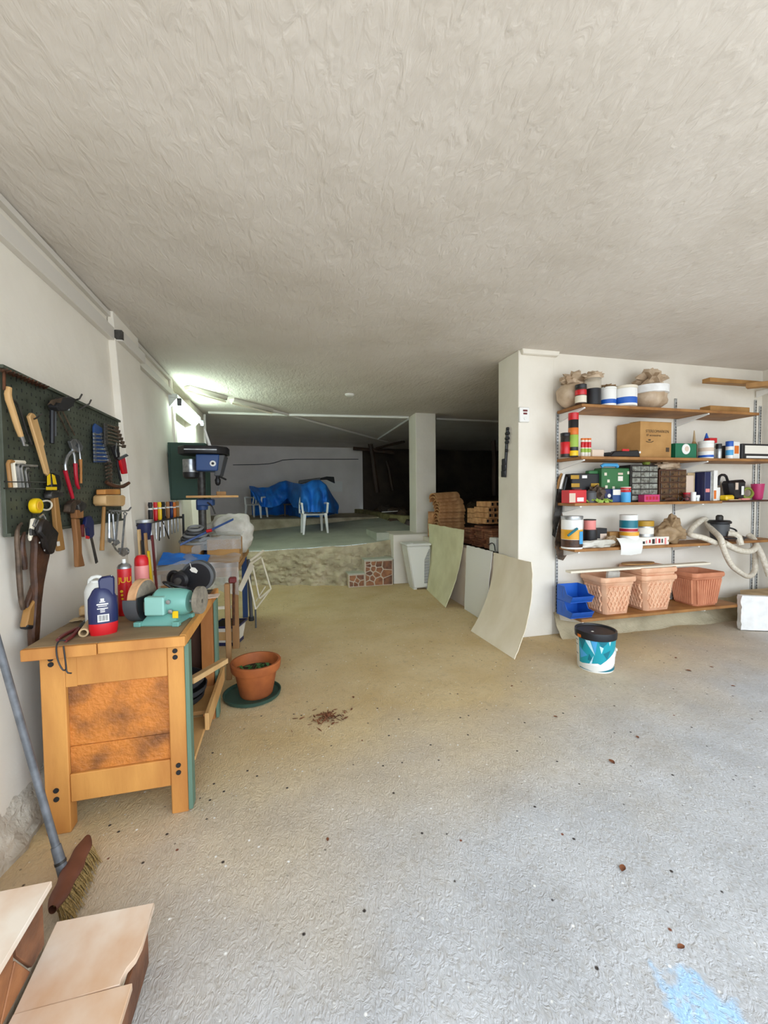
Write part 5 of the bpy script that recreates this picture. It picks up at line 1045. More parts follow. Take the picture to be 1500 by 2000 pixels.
# ================================================================ SHELVES
SH = {}
def board(name, label, x0, x1, yf, yb, z, th=.028, m='wood_shelf', rz=0):
    b = B((x0, yf, z - th)); b.b2(x0, x1, yf, yb, z - th, z); return single(name, b, m, label, 'shelf', 'wall shelves', bev=.003)
S1, S2, S3, S4, S5 = 2.372, 1.868, 1.412, .955, .272
board('shelf_board', 'top long wooden shelf carrying bagged tubs', 2.82, 5.10, 3.41, 3.775, S1)
board('shelf_board', 'second wooden shelf carrying the carton', 2.82, 5.55, 3.41, 3.775, S2)
board('shelf_board', 'third wooden shelf carrying the drawer cabinets', 2.80, 4.68, 3.47, 3.775, S3)
board('shelf_board', 'fourth wooden shelf carrying the paint tins', 2.80, 4.52, 3.47, 3.775, S4)
board('shelf_board', 'lowest wooden shelf carrying the planters', 2.83, 4.88, 3.40, 3.775, S5, .03)
b = B((4.72, 3.5, S3)); b.hexa([(4.70, 3.52, S3 - .02), (5.62, 3.60, S3 - .02), (5.62, 3.775, S3 - .02), (4.70, 3.775, S3 - .02), (4.70, 3.52, S3), (5.62, 3.60, S3), (5.62, 3.775, S3), (4.70, 3.775, S3)]); single('shelf_board', b, 'wood_dark', 'short dark shelf at the right carrying mask and pink bowl', 'shelf', 'wall shelves', bev=.003)
b = B((5.0, 3.6, S4)); b.b2(4.55, 5.6, 3.50, 3.775, S4 - .028, S4); single('shelf_board', b, 'wood_shelf', 'short shelf under the hose and small steel vacuum', 'shelf', 'wall shelves', bev=.003)
# slotted rails and brackets
def rail(x, z0, z1, label):
    t = thing('shelf_rail', label, 'rail', (x, 3.80, z0), 0, 'slotted wall rails')
    mk('channel', B().b2(-.014, .014, -.016, -.0015, 0, z1 - z0), 'zinc', t, bev=.002); b = B()
    z = .02
    while z < z1 - z0 - .03: b.b2(-.008, -.003, -.0168, -.0158, z, z + .018); b.b2(.003, .008, -.0168, -.0158, z, z + .018); z += .034
    mk('slots', b, 'black_rough', t)['kind'] = 'stuff'
for x, z0, z1, lb in ((2.835, .22, 2.36, 'slotted wall rail right beside the near pillar'), (4.39, .22, 2.58, 'slotted wall rail in the middle of the shelves'), (5.60, .22, 2.62, 'slotted wall rail left of the room corner'), (5.68, .22, 2.55, 'slotted wall rail nearest the room corner')): rail(x, z0, z1, lb)
def bracket(x, z, yf, label, hgt=.085):
    b = B((x, 3.78, z)); b.prism([(x - .011, 3.783, z - .002), (x - .011, yf, z - .002), (x - .011, yf, z - .014), (x - .011, 3.783, z - hgt)], (.022, 0, 0)); return single('shelf_bracket', b, 'white', label, 'bracket', 'white shelf brackets', bev=.002)
for nm_, z, yf, xs in (('top', S1 - .028, 3.42, (2.86, 4.40)), ('second', S2 - .028, 3.42, (2.86, 4.40)), ('third', S3 - .028, 3.46, (2.86, 4.40)), ('fourth', S4 - .028, 3.48, (2.86, 4.38)), ('lowest', S5 - .03, 3.42, (2.86, 4.40))):
    for x in xs: bracket(x, z, yf, 'white bracket under the %s shelf, %s' % (nm_, 'near the pillar' if x < 3 else 'towards the middle'))
# ---- helpers for things standing on shelves
def spot(px, pyt, pw, zs, Y):
    a, e, m_ = at(px - pw / 2, pyt, Y=Y), at(px + pw / 2, pyt, Y=Y), at(px, pyt, Y=Y)
    return Vector((m_.x, Y, zs)), (e.x - a.x) / 2 * .93, m_.z - zs
def can(name, label, cat, px, pyt, pw, zs, Y, bands, top=None, group=None, n=22):
    """bands: (from, to, material) in fractions of the height"""
    p, r, h_ = spot(px, pyt, pw, zs, Y); t = thing(name, label, cat, p, 0, group)
    for k, (f0, f1, m_) in enumerate(bands):
        nm_ = 'body' if k == 0 else ('lid' if (f1 > .99 and k == len(bands) - 1) else 'band'); e = .0008 if 0 < k and nm_ == 'band' else 0
        rr = r * (1.03 if nm_ == 'lid' else 1) + e
        mk(nm_, B().lathe([(0, h_ * f0), (rr * .98, h_ * f0), (rr, h_ * f0 + .002), (rr, h_ * f1 - .002), (rr * .97, h_ * f1), (0, h_ * f1)], (0, 0, 0), n), m_, t)
    return t, r, h_
def bxx(name, label, cat, x0, x1, yt, zs, Y, D_, m, bev=.003, group=None, rz=0):
    a, e = at(x0, yt, Y=Y), at(x1, yt, Y=Y); h_ = (a.z + e.z) / 2 - zs; w = e.x - a.x; t = thing(name, label, cat, ((a.x + e.x) / 2, Y, zs), rz, group)
    mk('body', B().b2(-w / 2, w / 2, 0, D_, 0, h_), m, t, bev=bev); return t, w, h_
# ---- top shelf
def bagged(name, label, px, pyt, pw, zs, Y, hf, seed, cap=None):
    p, r, h_ = spot(px, pyt, pw, zs, Y); t = thing(name, label, 'bag', p); mk('bag', B().blob((0, 0, h_ * hf / 2), (r, r * .9, h_ * hf / 2), .07, 2.4, seed, 3), 'bag_beige', t, smooth=70)
    b = B(); b.blob((r * .15, 0, h_ * (hf + (1 - hf) / 2) - .02), (r * .75, r * .6, h_ * (1 - hf) / 2 + .02), .5, 3.2, seed + 3, 3); mk('gathered_top', b, 'bag_beige', t, smooth=50)
    if cap: mk('tub_rim', B().lathe([(r * .8, h_ * hf * .62), (r * 1.0, h_ * hf * .64), (r * 1.0, h_ * hf * .92), (r * .8, h_ * hf * .95)], (0, 0, 0), 28), cap, t)
    return t
bagged('bagged_tub', 'beige plastic bag round a tub, leftmost on the top shelf', 1117, 728, 56, S1, 3.63, .72, 2)
bagged('bagged_bucket', 'large beige bag over a pale bucket on the top shelf', 1267, 722, 60, S1, 3.60, .62, 6, 'styrofoam')
can('spread_jar', 'dark jar with red label and black lid on top shelf', 'jar', 1134.5, 752, 19, S1, 3.44, ((0, .8, 'leather'), (.45, .72, 'red'), (.05, .42, 'cream'), (.8, 1, 'black')))
t, r, h_ = can('liquid_jar', 'tall clear jar half full of black liquid', 'jar', 1158, 735, 27, S1, 3.47, ((0, .55, 'black'), (.55, .9, 'clear_jar'), (.9, 1, 'bag_beige'))); mk('film', B().blob((0, 0, h_ * 1.02), (r * 1.1, r, h_ * .13), .4, 3, 3, 3), 'bag_beige', t)
t, r, h_ = can('white_tub', 'white tub with small blue label and paper on top', 'tub', 1187, 758, 27, S1, 3.48, ((0, .88, 'white'), (.10, .34, 'blue'), (.88, 1, 'white_plastic'))); mk('crumple', B().blob((0, 0, h_ * 1.06), (r * .95, r * .8, h_ * .12), .4, 3, 5, 3), 'bag_brown', t)
can('wide_tub', 'wide white tub with broad blue band on top shelf', 'tub', 1221, 756, 37, S1, 3.46, ((0, .86, 'white'), (.1, .42, 'blue'), (.86, 1, 'cream')))
a, e = at(1370, 786, Y=3.6), at(1446, 788, Y=3.6); single('plank_offcut', B((a.x, 3.5, S1)).b2(a.x, e.x, 3.50, 3.62, S1, S1 + .075), 'wood_oak', 'yellowish plank offcut lying at the right of the top shelf', 'plank', bev=.004)
# high planks at the right corner
a, e = at(1378, 742, Y=3.6), at(1470, 748, Y=3.6); single('loose_plank', B((a.x, 3.55, 2.68)).b2(a.x, 5.68, 3.55, 3.64, a.z - .03, a.z + .015), 'wood_oak', 'narrow loose plank resting high in the right corner', 'plank', bev=.003)
zt = a.z - .031; t = thing('corner_bracket', 'white bracket arm under the high corner plank', 'bracket', (5.60, 3.78, zt)); mk('arm', B().prism([(-.01, 0, 0), (-.01, -.30, 0), (-.01, -.30, -.012), (-.01, 0, -.07)], (.02, 0, 0)), 'white', t)
b = B((5.0, 3.2, zt)); b.hexa([(5.02, 3.50, a.z - .09), (5.70, 2.95, a.z - .09), (5.70, 3.10, a.z - .09), (5.10, 3.54, a.z - .09), (5.02, 3.50, a.z - .035), (5.70, 2.95, a.z - .035), (5.70, 3.10, a.z - .035), (5.10, 3.54, a.z - .035)]); single('loose_plank', b, 'wood_oak', 'plank lying crosswise under the high narrow plank', 'plank', bev=.003)
b = B((5.6, 3.2, S4)); b.b2(5.40, 5.715, 2.6, 3.44, S4 + .02, S4 + .045); single('shelf_board', b, 'wood_shelf', 'low shelf end on the right wall at the frame edge', 'shelf', 'wall shelves')
# ---- second shelf
can('drain_bottle', 'dark bottle with red label, leftmost on the second shelf', 'bottle', 1104, 846, 16, S2, 3.52, ((0, .86, 'leather_black'), (.12, .62, 'red'), (.86, 1, 'black')))
can('foam_can', 'tall foam can in red, orange, yellow and black', 'spray can', 1120, 807, 17, S2, 3.50, ((0, .84, 'black'), (.02, .14, 'yellow'), (.22, .5, 'lime'), (.5, .66, 'orange'), (.84, 1, 'red'), ), n=20)
for k, x in enumerate((1138, 1144.5, 1151)): can('glue_tube', ('left', 'middle', 'right')[k] + ' of three small red and white glue tubes', 'tube', x, 856, 6.2, S2, 3.50, ((0, .9, 'paper'), (.25, .45, 'lime'), (.5, .8, 'red'), (.9, 1, 'orange')), None, 'small glue tubes', 10)
bxx('matchbox', 'small flat peach coloured packet on the second shelf', 'packet', 1157, 1180, 878, S2, 3.46, .06, 'pinkpaper')
p = at(1215, 884, Y=3.48); t = thing('cordless_tool', 'flat black power tool lying before the carton', 'power tool', (p.x, 3.48, S2)); mk('body', B().hexa([(-.20, -.04, 0), (.18, -.05, 0), (.18, .03, 0), (-.2, .03, 0), (-.12, -.03, .06), (.17, -.04, .075), (.17, .02, .075), (-.12, .02, .06)]), 'black', t, bev=.01); mk('trim', B().box((0, -.042, .07), (.08, .01, .02)), 'red', t); mk('grip', B().tube([(-.15, 0, .03), (-.24, 0, .02)], .022, 8), 'black', t); mk('button', B().lathe([(0, 0), (.012, 0), (0, .01)], (.17, -.05, .05), 10, Matrix.Rotation(R(90), 3, 'X')), 'white', t)
a, e = at(1251, 823, Y=3.50), at(1312, 823, Y=3.50); t = thing('carton', 'brown cardboard carton with dark printing on the second shelf', 'box', (a.x, 3.50, S2)); w = e.x - a.x; h_ = a.z - S2; o0 = 0
d_ = .26; xl = -.045
mk('body', B().prism([(0, 0, 0), (w, 0, 0), (w + .0, d_, 0), (xl, d_, 0)], (0, 0, h_)), 'cardboard', t, bev=.003); mk('top_flap', B().hexa([(-.005, -.002, h_), (w + .002, -.002, h_), (w + .002, .12, h_ + .004), (-.02, .12, h_ + .004), (-.005, -.002, h_ + .004), (w + .002, -.002, h_ + .004), (w + .002, .12, h_ + .008), (-.02, .12, h_ + .008)]), 'cardboard_light', t)
Mx = Matrix.Translation((w * .54, -.001, h_ * .74)); text_on('printed_word', 'STEREOMARKEN', .040, 'print', t, Mx); text_on('printed_line', 'EF accessoires', .032, 'print', t, Matrix.Translation((w * .42, -.001, h_ * .63)))
mk('printed_mark', B().prism([(w * .82, -.0005, h_ * .18), (w * .93, -.0005, h_ * .18), (w * .93, -.0005, h_ * .30), (w * .82, -.0005, h_ * .30)], (0, -.001, 0)), 'print', t); mk('printed_mark', B().tube([(w * .18, -.001, h_ * .46), (w * .25, -.001, h_ * .44), (w * .35, -.001, h_ * .44), (w * .41, -.001, h_ * .47)], .004, 6), 'print', t); mk('printed_mark', B().box((w * .29, -.001, h_ * .50), (.03, .001, .015)), 'print', t)
t, w, h_ = bxx('green_carton', 'green box with a round white emblem on the second shelf', 'box', 1320, 1361, 866, S2, 3.48, .10, 'green_box'); mk('emblem', B().lathe([(0, 0), (.055, 0), (.055, .002), (0, .002)], (-w * .02, -.0005, h_ * .62), 24, Matrix.Rotation(R(90), 3, 'X')), 'white', t); mk('emblem_core', B().lathe([(0, 0), (.028, 0), (.028, .003), (0, .003)], (-w * .02 + .01, -.0005, h_ * .64), 20, Matrix.Rotation(R(90), 3, 'X')), 'pinkpaper', t)
p, r, h_ = spot(1356, 841, 9, S2, 3.60); t = thing('glue_bottle', 'brown glue bottle with long thin nozzle behind the green box', 'bottle', p); mk('bottle', B().lathe([(0, 0), (r, 0), (r, h_ * .5), (r * .5, h_ * .62)], (0, 0, 0), 14), 'tan', t); mk('nozzle', B().lathe([(r * .5, h_ * .62), (r * .15, h_), (0, h_)], (0, 0, 0), 12), 'cardboard_light', t)
can('putty_tub', 'white putty tub with blue lower stripe', 'tub', 1379, 862, 21, S2, 3.48, ((0, .86, 'white'), (.06, .2, 'blue'), (.4, .62, 'pinkpaper'), (.86, 1, 'white_plastic')))
p, r, h_ = spot(1380, 846, 8, S2, 3.60); t = thing('sealant_nozzle', 'blue nozzle bottle standing behind the putty tub', 'bottle', p); mk('bottle', B().lathe([(0, 0), (r * 1.4, 0), (r * 1.4, h_ * .6), (r * .6, h_ * .75)], (0, 0, 0), 12), 'white', t); mk('nozzle', B().lathe([(r * 1.2, h_ * .66), (r * .2, h_), (0, h_)], (0, 0, 0), 12), 'blue', t)
t, w, h_ = bxx('thinner_bottle', 'clear flat bottle with square red cap', 'bottle', 1389, 1400, 865, S2, 3.52, .07, 'clear_jar'); mk('cap', B().b2(-w * .65, w * .6, .0, .07, h_ + .001, h_ + .055), 'red', t, bev=.004); mk('label', B().b2(-w * .45, w * .45, -.0015, -.0005, h_ * .1, h_ * .7), 'paper', t)
can('small_bottle', 'little grey bottle with round black cap', 'bottle', 1404, 867, 8, S2, 3.47, ((0, .66, 'zinc'), (.66, 1, 'black')), n=12)
can('cream_bottle', 'white bottle with blue cap near the shelf end', 'bottle', 1425, 862, 10, S2, 3.46, ((0, .7, 'white'), (.2, .5, 'sky'), (.7, 1, 'blue')), n=14)
t, w, h_ = bxx('paste_tube', 'white tube with orange print standing on its cap', 'tube', 1432, 1446, 862, S2, 3.46, .03, 'white_plastic', .006); mk('print', B().b2(-w * .3, w * .3, -.0016, -.0005, h_ * .3, h_ * .75), 'orange', t)
t, w, h_ = bxx('picture_tray', 'black framed tray with pale lining at the right shelf end', 'tray', 1450, 1512, 867, S2, 3.44, .30, 'black', .004); mk('lining', B().b2(-w * .42, w * .5, -.002, -.0005, h_ * .35, h_ * .88), 'paper', t); mk('ledge', B().b2(-w * .38, w * .5, -.006, -.0005, .01, h_ * .2), 'white', t)
# ---- third shelf
t, w, h_ = bxx('parts_bin', 'red open parts bin with white label on third shelf', 'bin', 1112, 1146, 957, S3, 3.50, .12, 'red', .004); mk('label', B().b2(-w * .05, w * .32, -.0016, -.0005, h_ * .12, h_ * .42), 'white', t); mk('sticker', B().b2(-w * .5, -w * .15, -.0016, -.0005, h_ * .05, h_ * .75), 'pinkpaper', t)
t, w, h_ = bxx('tool_case', 'black tool case with yellow latches on third shelf', 'case', 1118, 1174, 925, S3, 3.64, .12, 'black', .006)
for x, z in ((-.40, .60), (.28, .60), (-.42, .88)): mk('latch', B().b2(x * w - .05, x * w + .05, -.006, -.0005, z * h_ - .02, z * h_ + .02), 'ochre', t, bev=.002)
mk('tag', B().b2(-.06, .0, -.004, -.0005, h_ * .84, h_ * .94), 'white', t); mk('front_cup', B().lathe([(0, 0), (.06, 0), (.06, .10), (.045, .12), (0, .12)], (-.02, -.07, .0), 18), 'dgrey', t); mk('side_pack', B().b2(-w * .5, -w * .25, -.03, -.0015, h_ * .2, h_ * .48), 'maroon', t); mk('wire_bundle', B().blob((w * .25, -.05, h_ * .28), (.10, .05, .09), .4, 4, 2, 3), 'old_iron', t)
t, w, h_ = bxx('drill_case', 'green hard case with stickers and blue handle', 'case', 1176, 1232, 914, S3, 3.60, .12, 'green', .008); mk('handle', B().tube([(-.20, -.01, h_ + .012), (-.18, -.02, h_ + .03), (-.02, -.02, h_ + .03), (0, -.01, h_ + .012)], .018, 8), 'sky', t); mk('sticker', B().b2(w * .05, w * .22, -.002, -.0005, h_ * .62, h_ * .76), 'paper', t); mk('sticker', B().b2(w * .05, w * .22, -.002, -.0005, h_ * .8, h_ * .86), 'pinkpaper', t)
for x, z in ((-.38, .82), (-.35, .45), (-.1, .42), (-.28, .62), (.42, .86)): mk('sticker', B().b2(x * w - .015, x * w + .015, -.002, -.0005, z * h_ - .015, z * h_ + .015), 'cream', t)
mk('seam', B().b2(-w * .5, w * .5, -.004, -.0005, h_ * .28, h_ * .30), 'green_dark', t); mk('back_half', B().b2(-w * .82, -w * .502, .05, .11, 0, h_ * .93), 'green', t, bev=.006)
t, w, h_ = bxx('lamp_carton', 'blue and white small carton before the green case', 'box', 1197, 1214, 955, S3, 3.52, .05, 'drill_blue'); mk('panel', B().b2(-w * .48, w * .48, -.0016, -.0005, h_ * .55, h_ * .95), 'paper', t)
t, w, h_ = bxx('tea_carton', 'dark blue little carton with white dot on third shelf', 'box', 1182, 1195, 955, S3, 3.54, .05, 'navy'); mk('dot', B().lathe([(0, 0), (.02, 0), (.02, .002), (0, .002)], (w * .1, -.0005, h_ * .5), 14, Matrix.Rotation(R(90), 3, 'X')), 'paper', t)
can('oil_can', 'light blue can with red and white top', 'can', 1222, 951, 16, S3, 3.50, ((0, .66, 'sky'), (.66, .95, 'red'), (.78, .86, 'white'), (.95, 1, 'paper')))
b = B((at(1175, 976, Y=3.5).x, 3.50, S3)); random.seed(6); q = b.o
for k in range(26):
    c = q + Vector((random.uniform(-.20, .20), random.uniform(-.02, .05), random.uniform(.008, .03))); d = Vector((random.uniform(-.04, .04), random.uniform(-.02, .02), random.uniform(-.008, .02))); s2 = Vector((-d.z, .012, abs(d.x) * .3 + .006)); b.prism([c - d, c - s2, c + d, c + s2], (0, 0, .003))
single('plastic_clips', b, 'lime', 'scattered green plastic clips along the third shelf edge', 'clips')['kind'] = 'stuff'
def drawers(name, label, x0, x1, yt, Y, rows, cols, mf, md):
    t, w, h_ = bxx(name, label, 'drawer cabinet', x0, x1, yt, S3, Y, .16, mf, .003)
    cw, rh = (w - .02) / cols, (h_ - .02) / rows
    for r_ in range(rows):
        for c_ in range(cols):
            x, z = -w / 2 + .01 + c_ * cw, .01 + r_ * rh; d = mk('drawer', B().b2(x + .004, x + cw - .004, -.012, -.0005, z + .006, z + rh - .006), md, t, bev=.002); mk('pull', B().b2(x + cw * .35, x + cw * .65, -.02, -.0125, z + rh * .3, z + rh * .42), md, d)
drawers('drawer_cabinet', 'small parts cabinet with clear grey drawers', 1232, 1285, 908, 3.58, 6, 3, 'leather_black', 'drawer_clear')
drawers('drawer_cabinet', 'small parts cabinet with dark amber drawers', 1288, 1341, 917, 3.58, 5, 3, 'wood_dark', 'drawer_amber')
p, r, h_ = spot(1308, 900, 44, S3, 3.64); z_ = at(1308, 917, Y=3.58).z; single('parts_bag', B((p.x, 3.66, z_)).blob((p.x, 3.66, z_ + .045), (.16, .06, .05), .3, 2.5, 4, 3, .045), 'bag_beige', 'crumpled clear bag lying on the amber drawer cabinet', 'bag', smooth=60)
p = at(1262, 903, Y=3.66); z_ = at(1258, 908, Y=3.58).z; single('olive_ball', B((p.x, 3.66, z_)).lathe([(0, 0), (.03, .006), (.04, .03), (.03, .05), (0, .058)], (p.x, 3.66, z_), 16), 'olive', 'small olive ball of twine on the clear drawer cabinet', 'twine')
t, w, h_ = bxx('pink_crate', 'small bright pink plastic crate on third shelf', 'crate', 1259, 1289, 966, S3, 3.48, .08, 'magenta', .003)
for k in range(4): mk('slot', B().b2(-w * .4 + k * w * .21, -w * .4 + k * w * .21 + w * .14, -.0016, -.0005, h_ * .3, h_ * .75), 'crimson', t)
p = at(1312, 975, Y=3.50); t = thing('pocket_knife', 'brown and black folding knife among shelf clutter', 'knife', (p.x, 3.50, S3)); mk('handle', B().tube([(-.10, 0, .02), (0, .0, .035), (.08, .01, .02)], [.014, .018, .012], 8), 'leather', t); mk('blade', B().b2(-.19, -.09, -.01, .012, .012, .018), 'iron', t)
p = at(1335, 977, Y=3.49); t = thing('glasses', 'black rimmed glasses lying at the third shelf edge', 'glasses', (p.x, 3.49, S3)); 
for x in (-.045, .045): mk('rim', B().tube([(x + .035 * math.cos(a * .785), -.004, .026 + .022 * math.sin(a * .785)) for a in range(8)], .004, 6, closed=True), 'black', t)
mk('bridge', B().tube([(-.012, -.004, .03), (.012, -.004, .03)], .004, 6), 'black', t); mk('temple', B().tube([(-.08, 0, .028), (-.085, .10, .02)], .003, 6), 'black', t); mk('temple', B().tube([(.08, 0, .028), (.085, .10, .02)], .003, 6), 'black', t)
can('red_tin', 'little red tin beside the amber drawers', 'tin', 1341, 962, 10, S3, 3.52, ((0, .8, 'maroon'), (.8, 1, 'crimson')), n=14); can('pill_bottle', 'small white pill bottle beside the little red tin', 'bottle', 1354, 961, 8, S3, 3.50, ((0, .75, 'white'), (.75, 1, 'white_plastic')), n=12); can('white_cap_jar', 'tiny white capped jar before the envelopes', 'jar', 1362, 967, 7, S3, 3.49, ((0, .6, 'zinc'), (.6, 1, 'white')), n=12)
for k, (x0, x1, yt, m_, dep, lb, nm_) in enumerate(((1343, 1364, 928, 'pinkpaper', .01, 'pale paper envelope leaning beside the amber drawers', 'envelope'), (1350, 1370, 923, 'cardboard_light', .01, 'brown cardboard folder behind the pale envelope', 'folder'), (1372, 1383, 922, 'navy', .20, 'dark blue catalogue standing on the third shelf', 'book'), (1383.5, 1389, 921, 'zinc', .20, 'thin grey booklet beside the blue catalogue', 'book'), (1389.5, 1397, 919, 'white', .22, 'white ring binder standing at the shelf end', 'binder'))):
    a, e = at(x0, yt, Y=3.55 + (.03 if k == 1 else 0)), at(x1, yt, Y=3.55); h_ = a.z - S3; b = B((a.x, 3.55, S3)); yy = 3.52 if k > 1 else 3.60 + .02 * k; b.b2(a.x, e.x - .002, yy, yy + dep, S3, S3 + h_); ob = single(nm_, b, m_, lb, nm_, bev=.002)
    if k == 2: mk('spine_label', B(ob.location).b2(a.x + .01, e.x - .012, yy - .0015, yy - .0002, S3 + h_ * .3, S3 + h_ * .42), 'pink', ob)
    if k == 4: mk('spine_label', B(ob.location).b2(a.x + .002, e.x - .02, yy - .0015, yy - .0002, S3 + .02, S3 + h_ * .34), 'orange', ob)
t, w, h_ = bxx('white_box', 'little white cube box right of the binder', 'box', 1397.5, 1407, 952, S3, 3.62, .05, 'white')
p = at(1436, 945, Y=3.63); t = thing('respirator_mask', 'black respirator mask with a curved hose', 'mask', (p.x, 3.64, S3)); mk('shell', B().hexa([(-.08, -.05, .0), (.10, -.05, .0), (.10, .06, .0), (-.08, .06, .0), (-.14, -.06, .22), (.12, -.06, .24), (.12, .07, .24), (-.14, .07, .22)]), 'black', t, bev=.03); mk('hose', B().tube([(-.10, 0, .22), (-.16, -.02, .29), (-.24, -.02, .29), (-.28, -.03, .24), (-.28, -.03, .17)], [.014, .014, .014, .016, .02], 8, sm=1), 'black', t); mk('tag', B().b2(.02, .055, -.066, -.0615, .06, .16), 'white', t); mk('valve', B().b2(-.07, -.03, -.066, -.0605, .12, .2), 'pinkpaper', t)
p = at(1420, 955, Y=3.60); single('yellow_sponge', B((p.x, 3.58, S3)).box((p.x, 3.60, S3 + .03), (.16, .08, .06), (0, 0, .2)), 'yellow', 'yellow sponge lying left of the black mask', 'sponge', bev=.015)
p = at(1462, 950, Y=3.68); single('wire_coil', B((p.x, 3.68, S3)).tube([(p.x + .07 * math.cos(a * .628), 3.69 + .03 * math.sin(a * .628), S3 + .08 + .06 * math.sin(a * .628 + .6)) for a in range(10)], .016, 8, closed=True, sm=1), 'olive', 'coil of olive cord between mask and pink bowl', 'cord')
p, r, h_ = spot(1480, 945, 17, S3, 3.66); t = single('pink_bowl', B(p).lathe([(0, 0), (r * .6, 0), (r * .75, .02), (r, h_), (r * .94, h_), (r * .68, .02), (0, .012)], p, 24), 'magenta', 'bright pink plastic bowl in the shelf corner', 'bowl')
p = at(1440, 970, Y=3.57); b = B((p.x, 3.56, S3)); b.b2(p.x - .16, p.x + .02, 3.54, 3.60, S3 + .001, S3 + .012); single('paper_packet', b, 'cardboard_light', 'flat tan packet lying before the black mask', 'packet', rot=None); single('coral_strip', B((p.x + .08, 3.57, S3)).box((p.x + .12, 3.58, S3 + .012), (.14, .04, .02), (0, 0, .1)), 'pink', 'coral coloured strip lying right of the tan packet', 'strip', bev=.003)
# ---- knives hanging at the pillar edge
for k, (hpts, bpts, Y, m1, lb) in enumerate(((((1097, 925), (1092, 938), (1089, 955)), ((1088, 955), (1097, 957), (1092, 1010), (1084, 1050), (1079, 1045)), 3.76, 'wood_oak', 'long grey machete with wooden grip behind the others'), (((1102, 926), (1098, 938), (1094, 955)), ((1091, 955), (1108, 957), (1102, 985), (1092, 1020), (1083, 1042), (1080, 1020)), 3.73, 'white', 'broad grey machete with white grip at pillar edge'), (((1107, 932), (1104, 945), (1101, 958)), ((1098, 1000), (1101, 1018), (1106, 1060), (1110, 1080), (1100, 1095), (1090, 1092), (1084, 1060), (1090, 1030)), 3.70, 'black', 'dark rounded blade hanging lowest beside the shelf rail'))):
    P0 = at(*hpts[0], Y=Y); t = thing('machete', lb, 'machete', P0, 0, 'blades hanging by the pillar'); mk('grip', B(P0).tube([at(*q, Y=Y) for q in hpts], [.012, .014, .012], 8), m1, t); mk('blade', B(P0).prism([at(*q, Y=Y) for q in bpts], (0, .006, 0)), 'old_iron' if k == 2 else 'iron', t, bev=.001)
    if k == 2: mk('stem', B(P0).tube([at(1101, 958, Y=Y), at(1097, 1002, Y=Y)], .006, 6), 'iron', t)
# ---- fourth shelf
t, r, h_ = can('paint_tin', 'large paint tin with orange and blue label, leftmost', 'tin', 1117, 1010, 36, S4, 3.56, ((0, .93, 'white'), (.05, .30, 'leather'), (.30, .62, 'amber'), (.93, 1, 'zinc'))); mk('label_figure', B().lathe([(r + .0012, h_ * .15), (r + .0012, h_ * .6)], (0, 0, 0), 22), 'drill_blue', t) if False else None
mk('figure', B().box((.03, -r * .97, h_ * .36), (.05, .006, h_ * .4), (0, 0, .25)), 'sky', t, bev=.004); mk('lid_ring', B().lathe([(r * .9, h_), (r * 1.04, h_ - .004), (r * 1.04, h_ + .012), (r * .9, h_ + .012)], (0, 0, 0), 28), 'steel', t); mk('brush_handle', B().tube([(-.02, -r * 1.05, h_ * .66), (-.13, -r * 1.1, h_ * .45)], .012, 8), 'teal_dark', t)
t, r, h_ = can('black_tin', 'black tin under the small pink tin', 'tin', 1153, 1034, 22, S4, 3.58, ((0, 1, 'black'),)); zz = S4 + h_
can('pink_tin', 'small pink tin with dark rim stacked on the black tin', 'tin', 1152, 1014, 20, zz + .0005, 3.58, ((0, .9, 'pink'), (.9, 1, 'iron')))
t, w, h_ = bxx('black_case', 'low black case behind the white cloth on fourth shelf', 'case', 1163, 1186, 1032, S4, 3.60, .10, 'black'); mk('sticker', B().b2(-w * .1, w * .45, -.0016, -.0005, h_ * .2, h_ * .7), 'pinkpaper', t)
p = at(1163, 1062, Y=3.53); single('white_cloth', B((p.x, 3.53, S4)).blob((p.x, 3.53, S4 + .035), (.19, .05, .05), .35, 1.8, 3, 4, .034), 'cloth', 'crumpled white cloth lying on the fourth shelf', 'cloth', smooth=60)
p = at(1190, 1055, Y=3.54); single('scouring_pad', B((p.x, 3.54, S4)).blob((p.x + .03, 3.55, S4 + .05), (.085, .045, .06), .3, 3, 8, 3, .05), 'bag_brown', 'tan scouring pad beside the white cloth', 'pad', smooth=40)
t, w, h_ = bxx('brown_packet', 'dull brown paper packet at the wall of fourth shelf', 'packet', 1191, 1214, 1039, S4, 3.64, .08, 'cardboard')
t, r, h_ = can('wax_tub', 'white tub with amber lid under the paint can', 'tub', 1229, 1038, 29, S4, 3.55, ((0, .74, 'white'), (.3, .42, 'drill_blue'), (.74, 1, 'amber'))); zz = S4 + h_
can('varnish_can', 'white and teal paint can stacked on the amber lid', 'can', 1228, 1005, 28, zz + .0005, 3.55, ((0, .97, 'white'), (.02, .2, 'crimson'), (.22, .68, 'teal_dark'), (.80, .90, 'white_plastic'), (.97, 1, 'white')))
a = at(1212, 1055, Y=3.44); b = B((a.x, 3.44, S4)); x0, x1 = at(1217, 1082, Y=3.44).x, at(1254, 1080, Y=3.44).x
b.sheet(lambda u, v: (x0 - .01 + (x1 - x0 + .02) * u - .03 * v * (1 - u), 3.462 - .02 * math.sin(math.pi * v) + (.07 * max(0, v - .7)), S4 - .085 + v * .17 + .01 * noise.noise(Vector((u * 5, v * 5, 1))) + .02 * abs(u - .5)), 12, 12, .004); single('paint_tray', b, 'white_plastic', 'white plastic tray hanging over the fourth shelf edge', 'tray', smooth=60)
t, r, h_ = can('jar_yellow_lid', 'clear jar with yellow lid on the fourth shelf', 'jar', 1259, 1017, 27, S4, 3.60, ((0, .78, 'zinc'), (.45, .72, 'paper'), (.78, 1, 'ochre')))
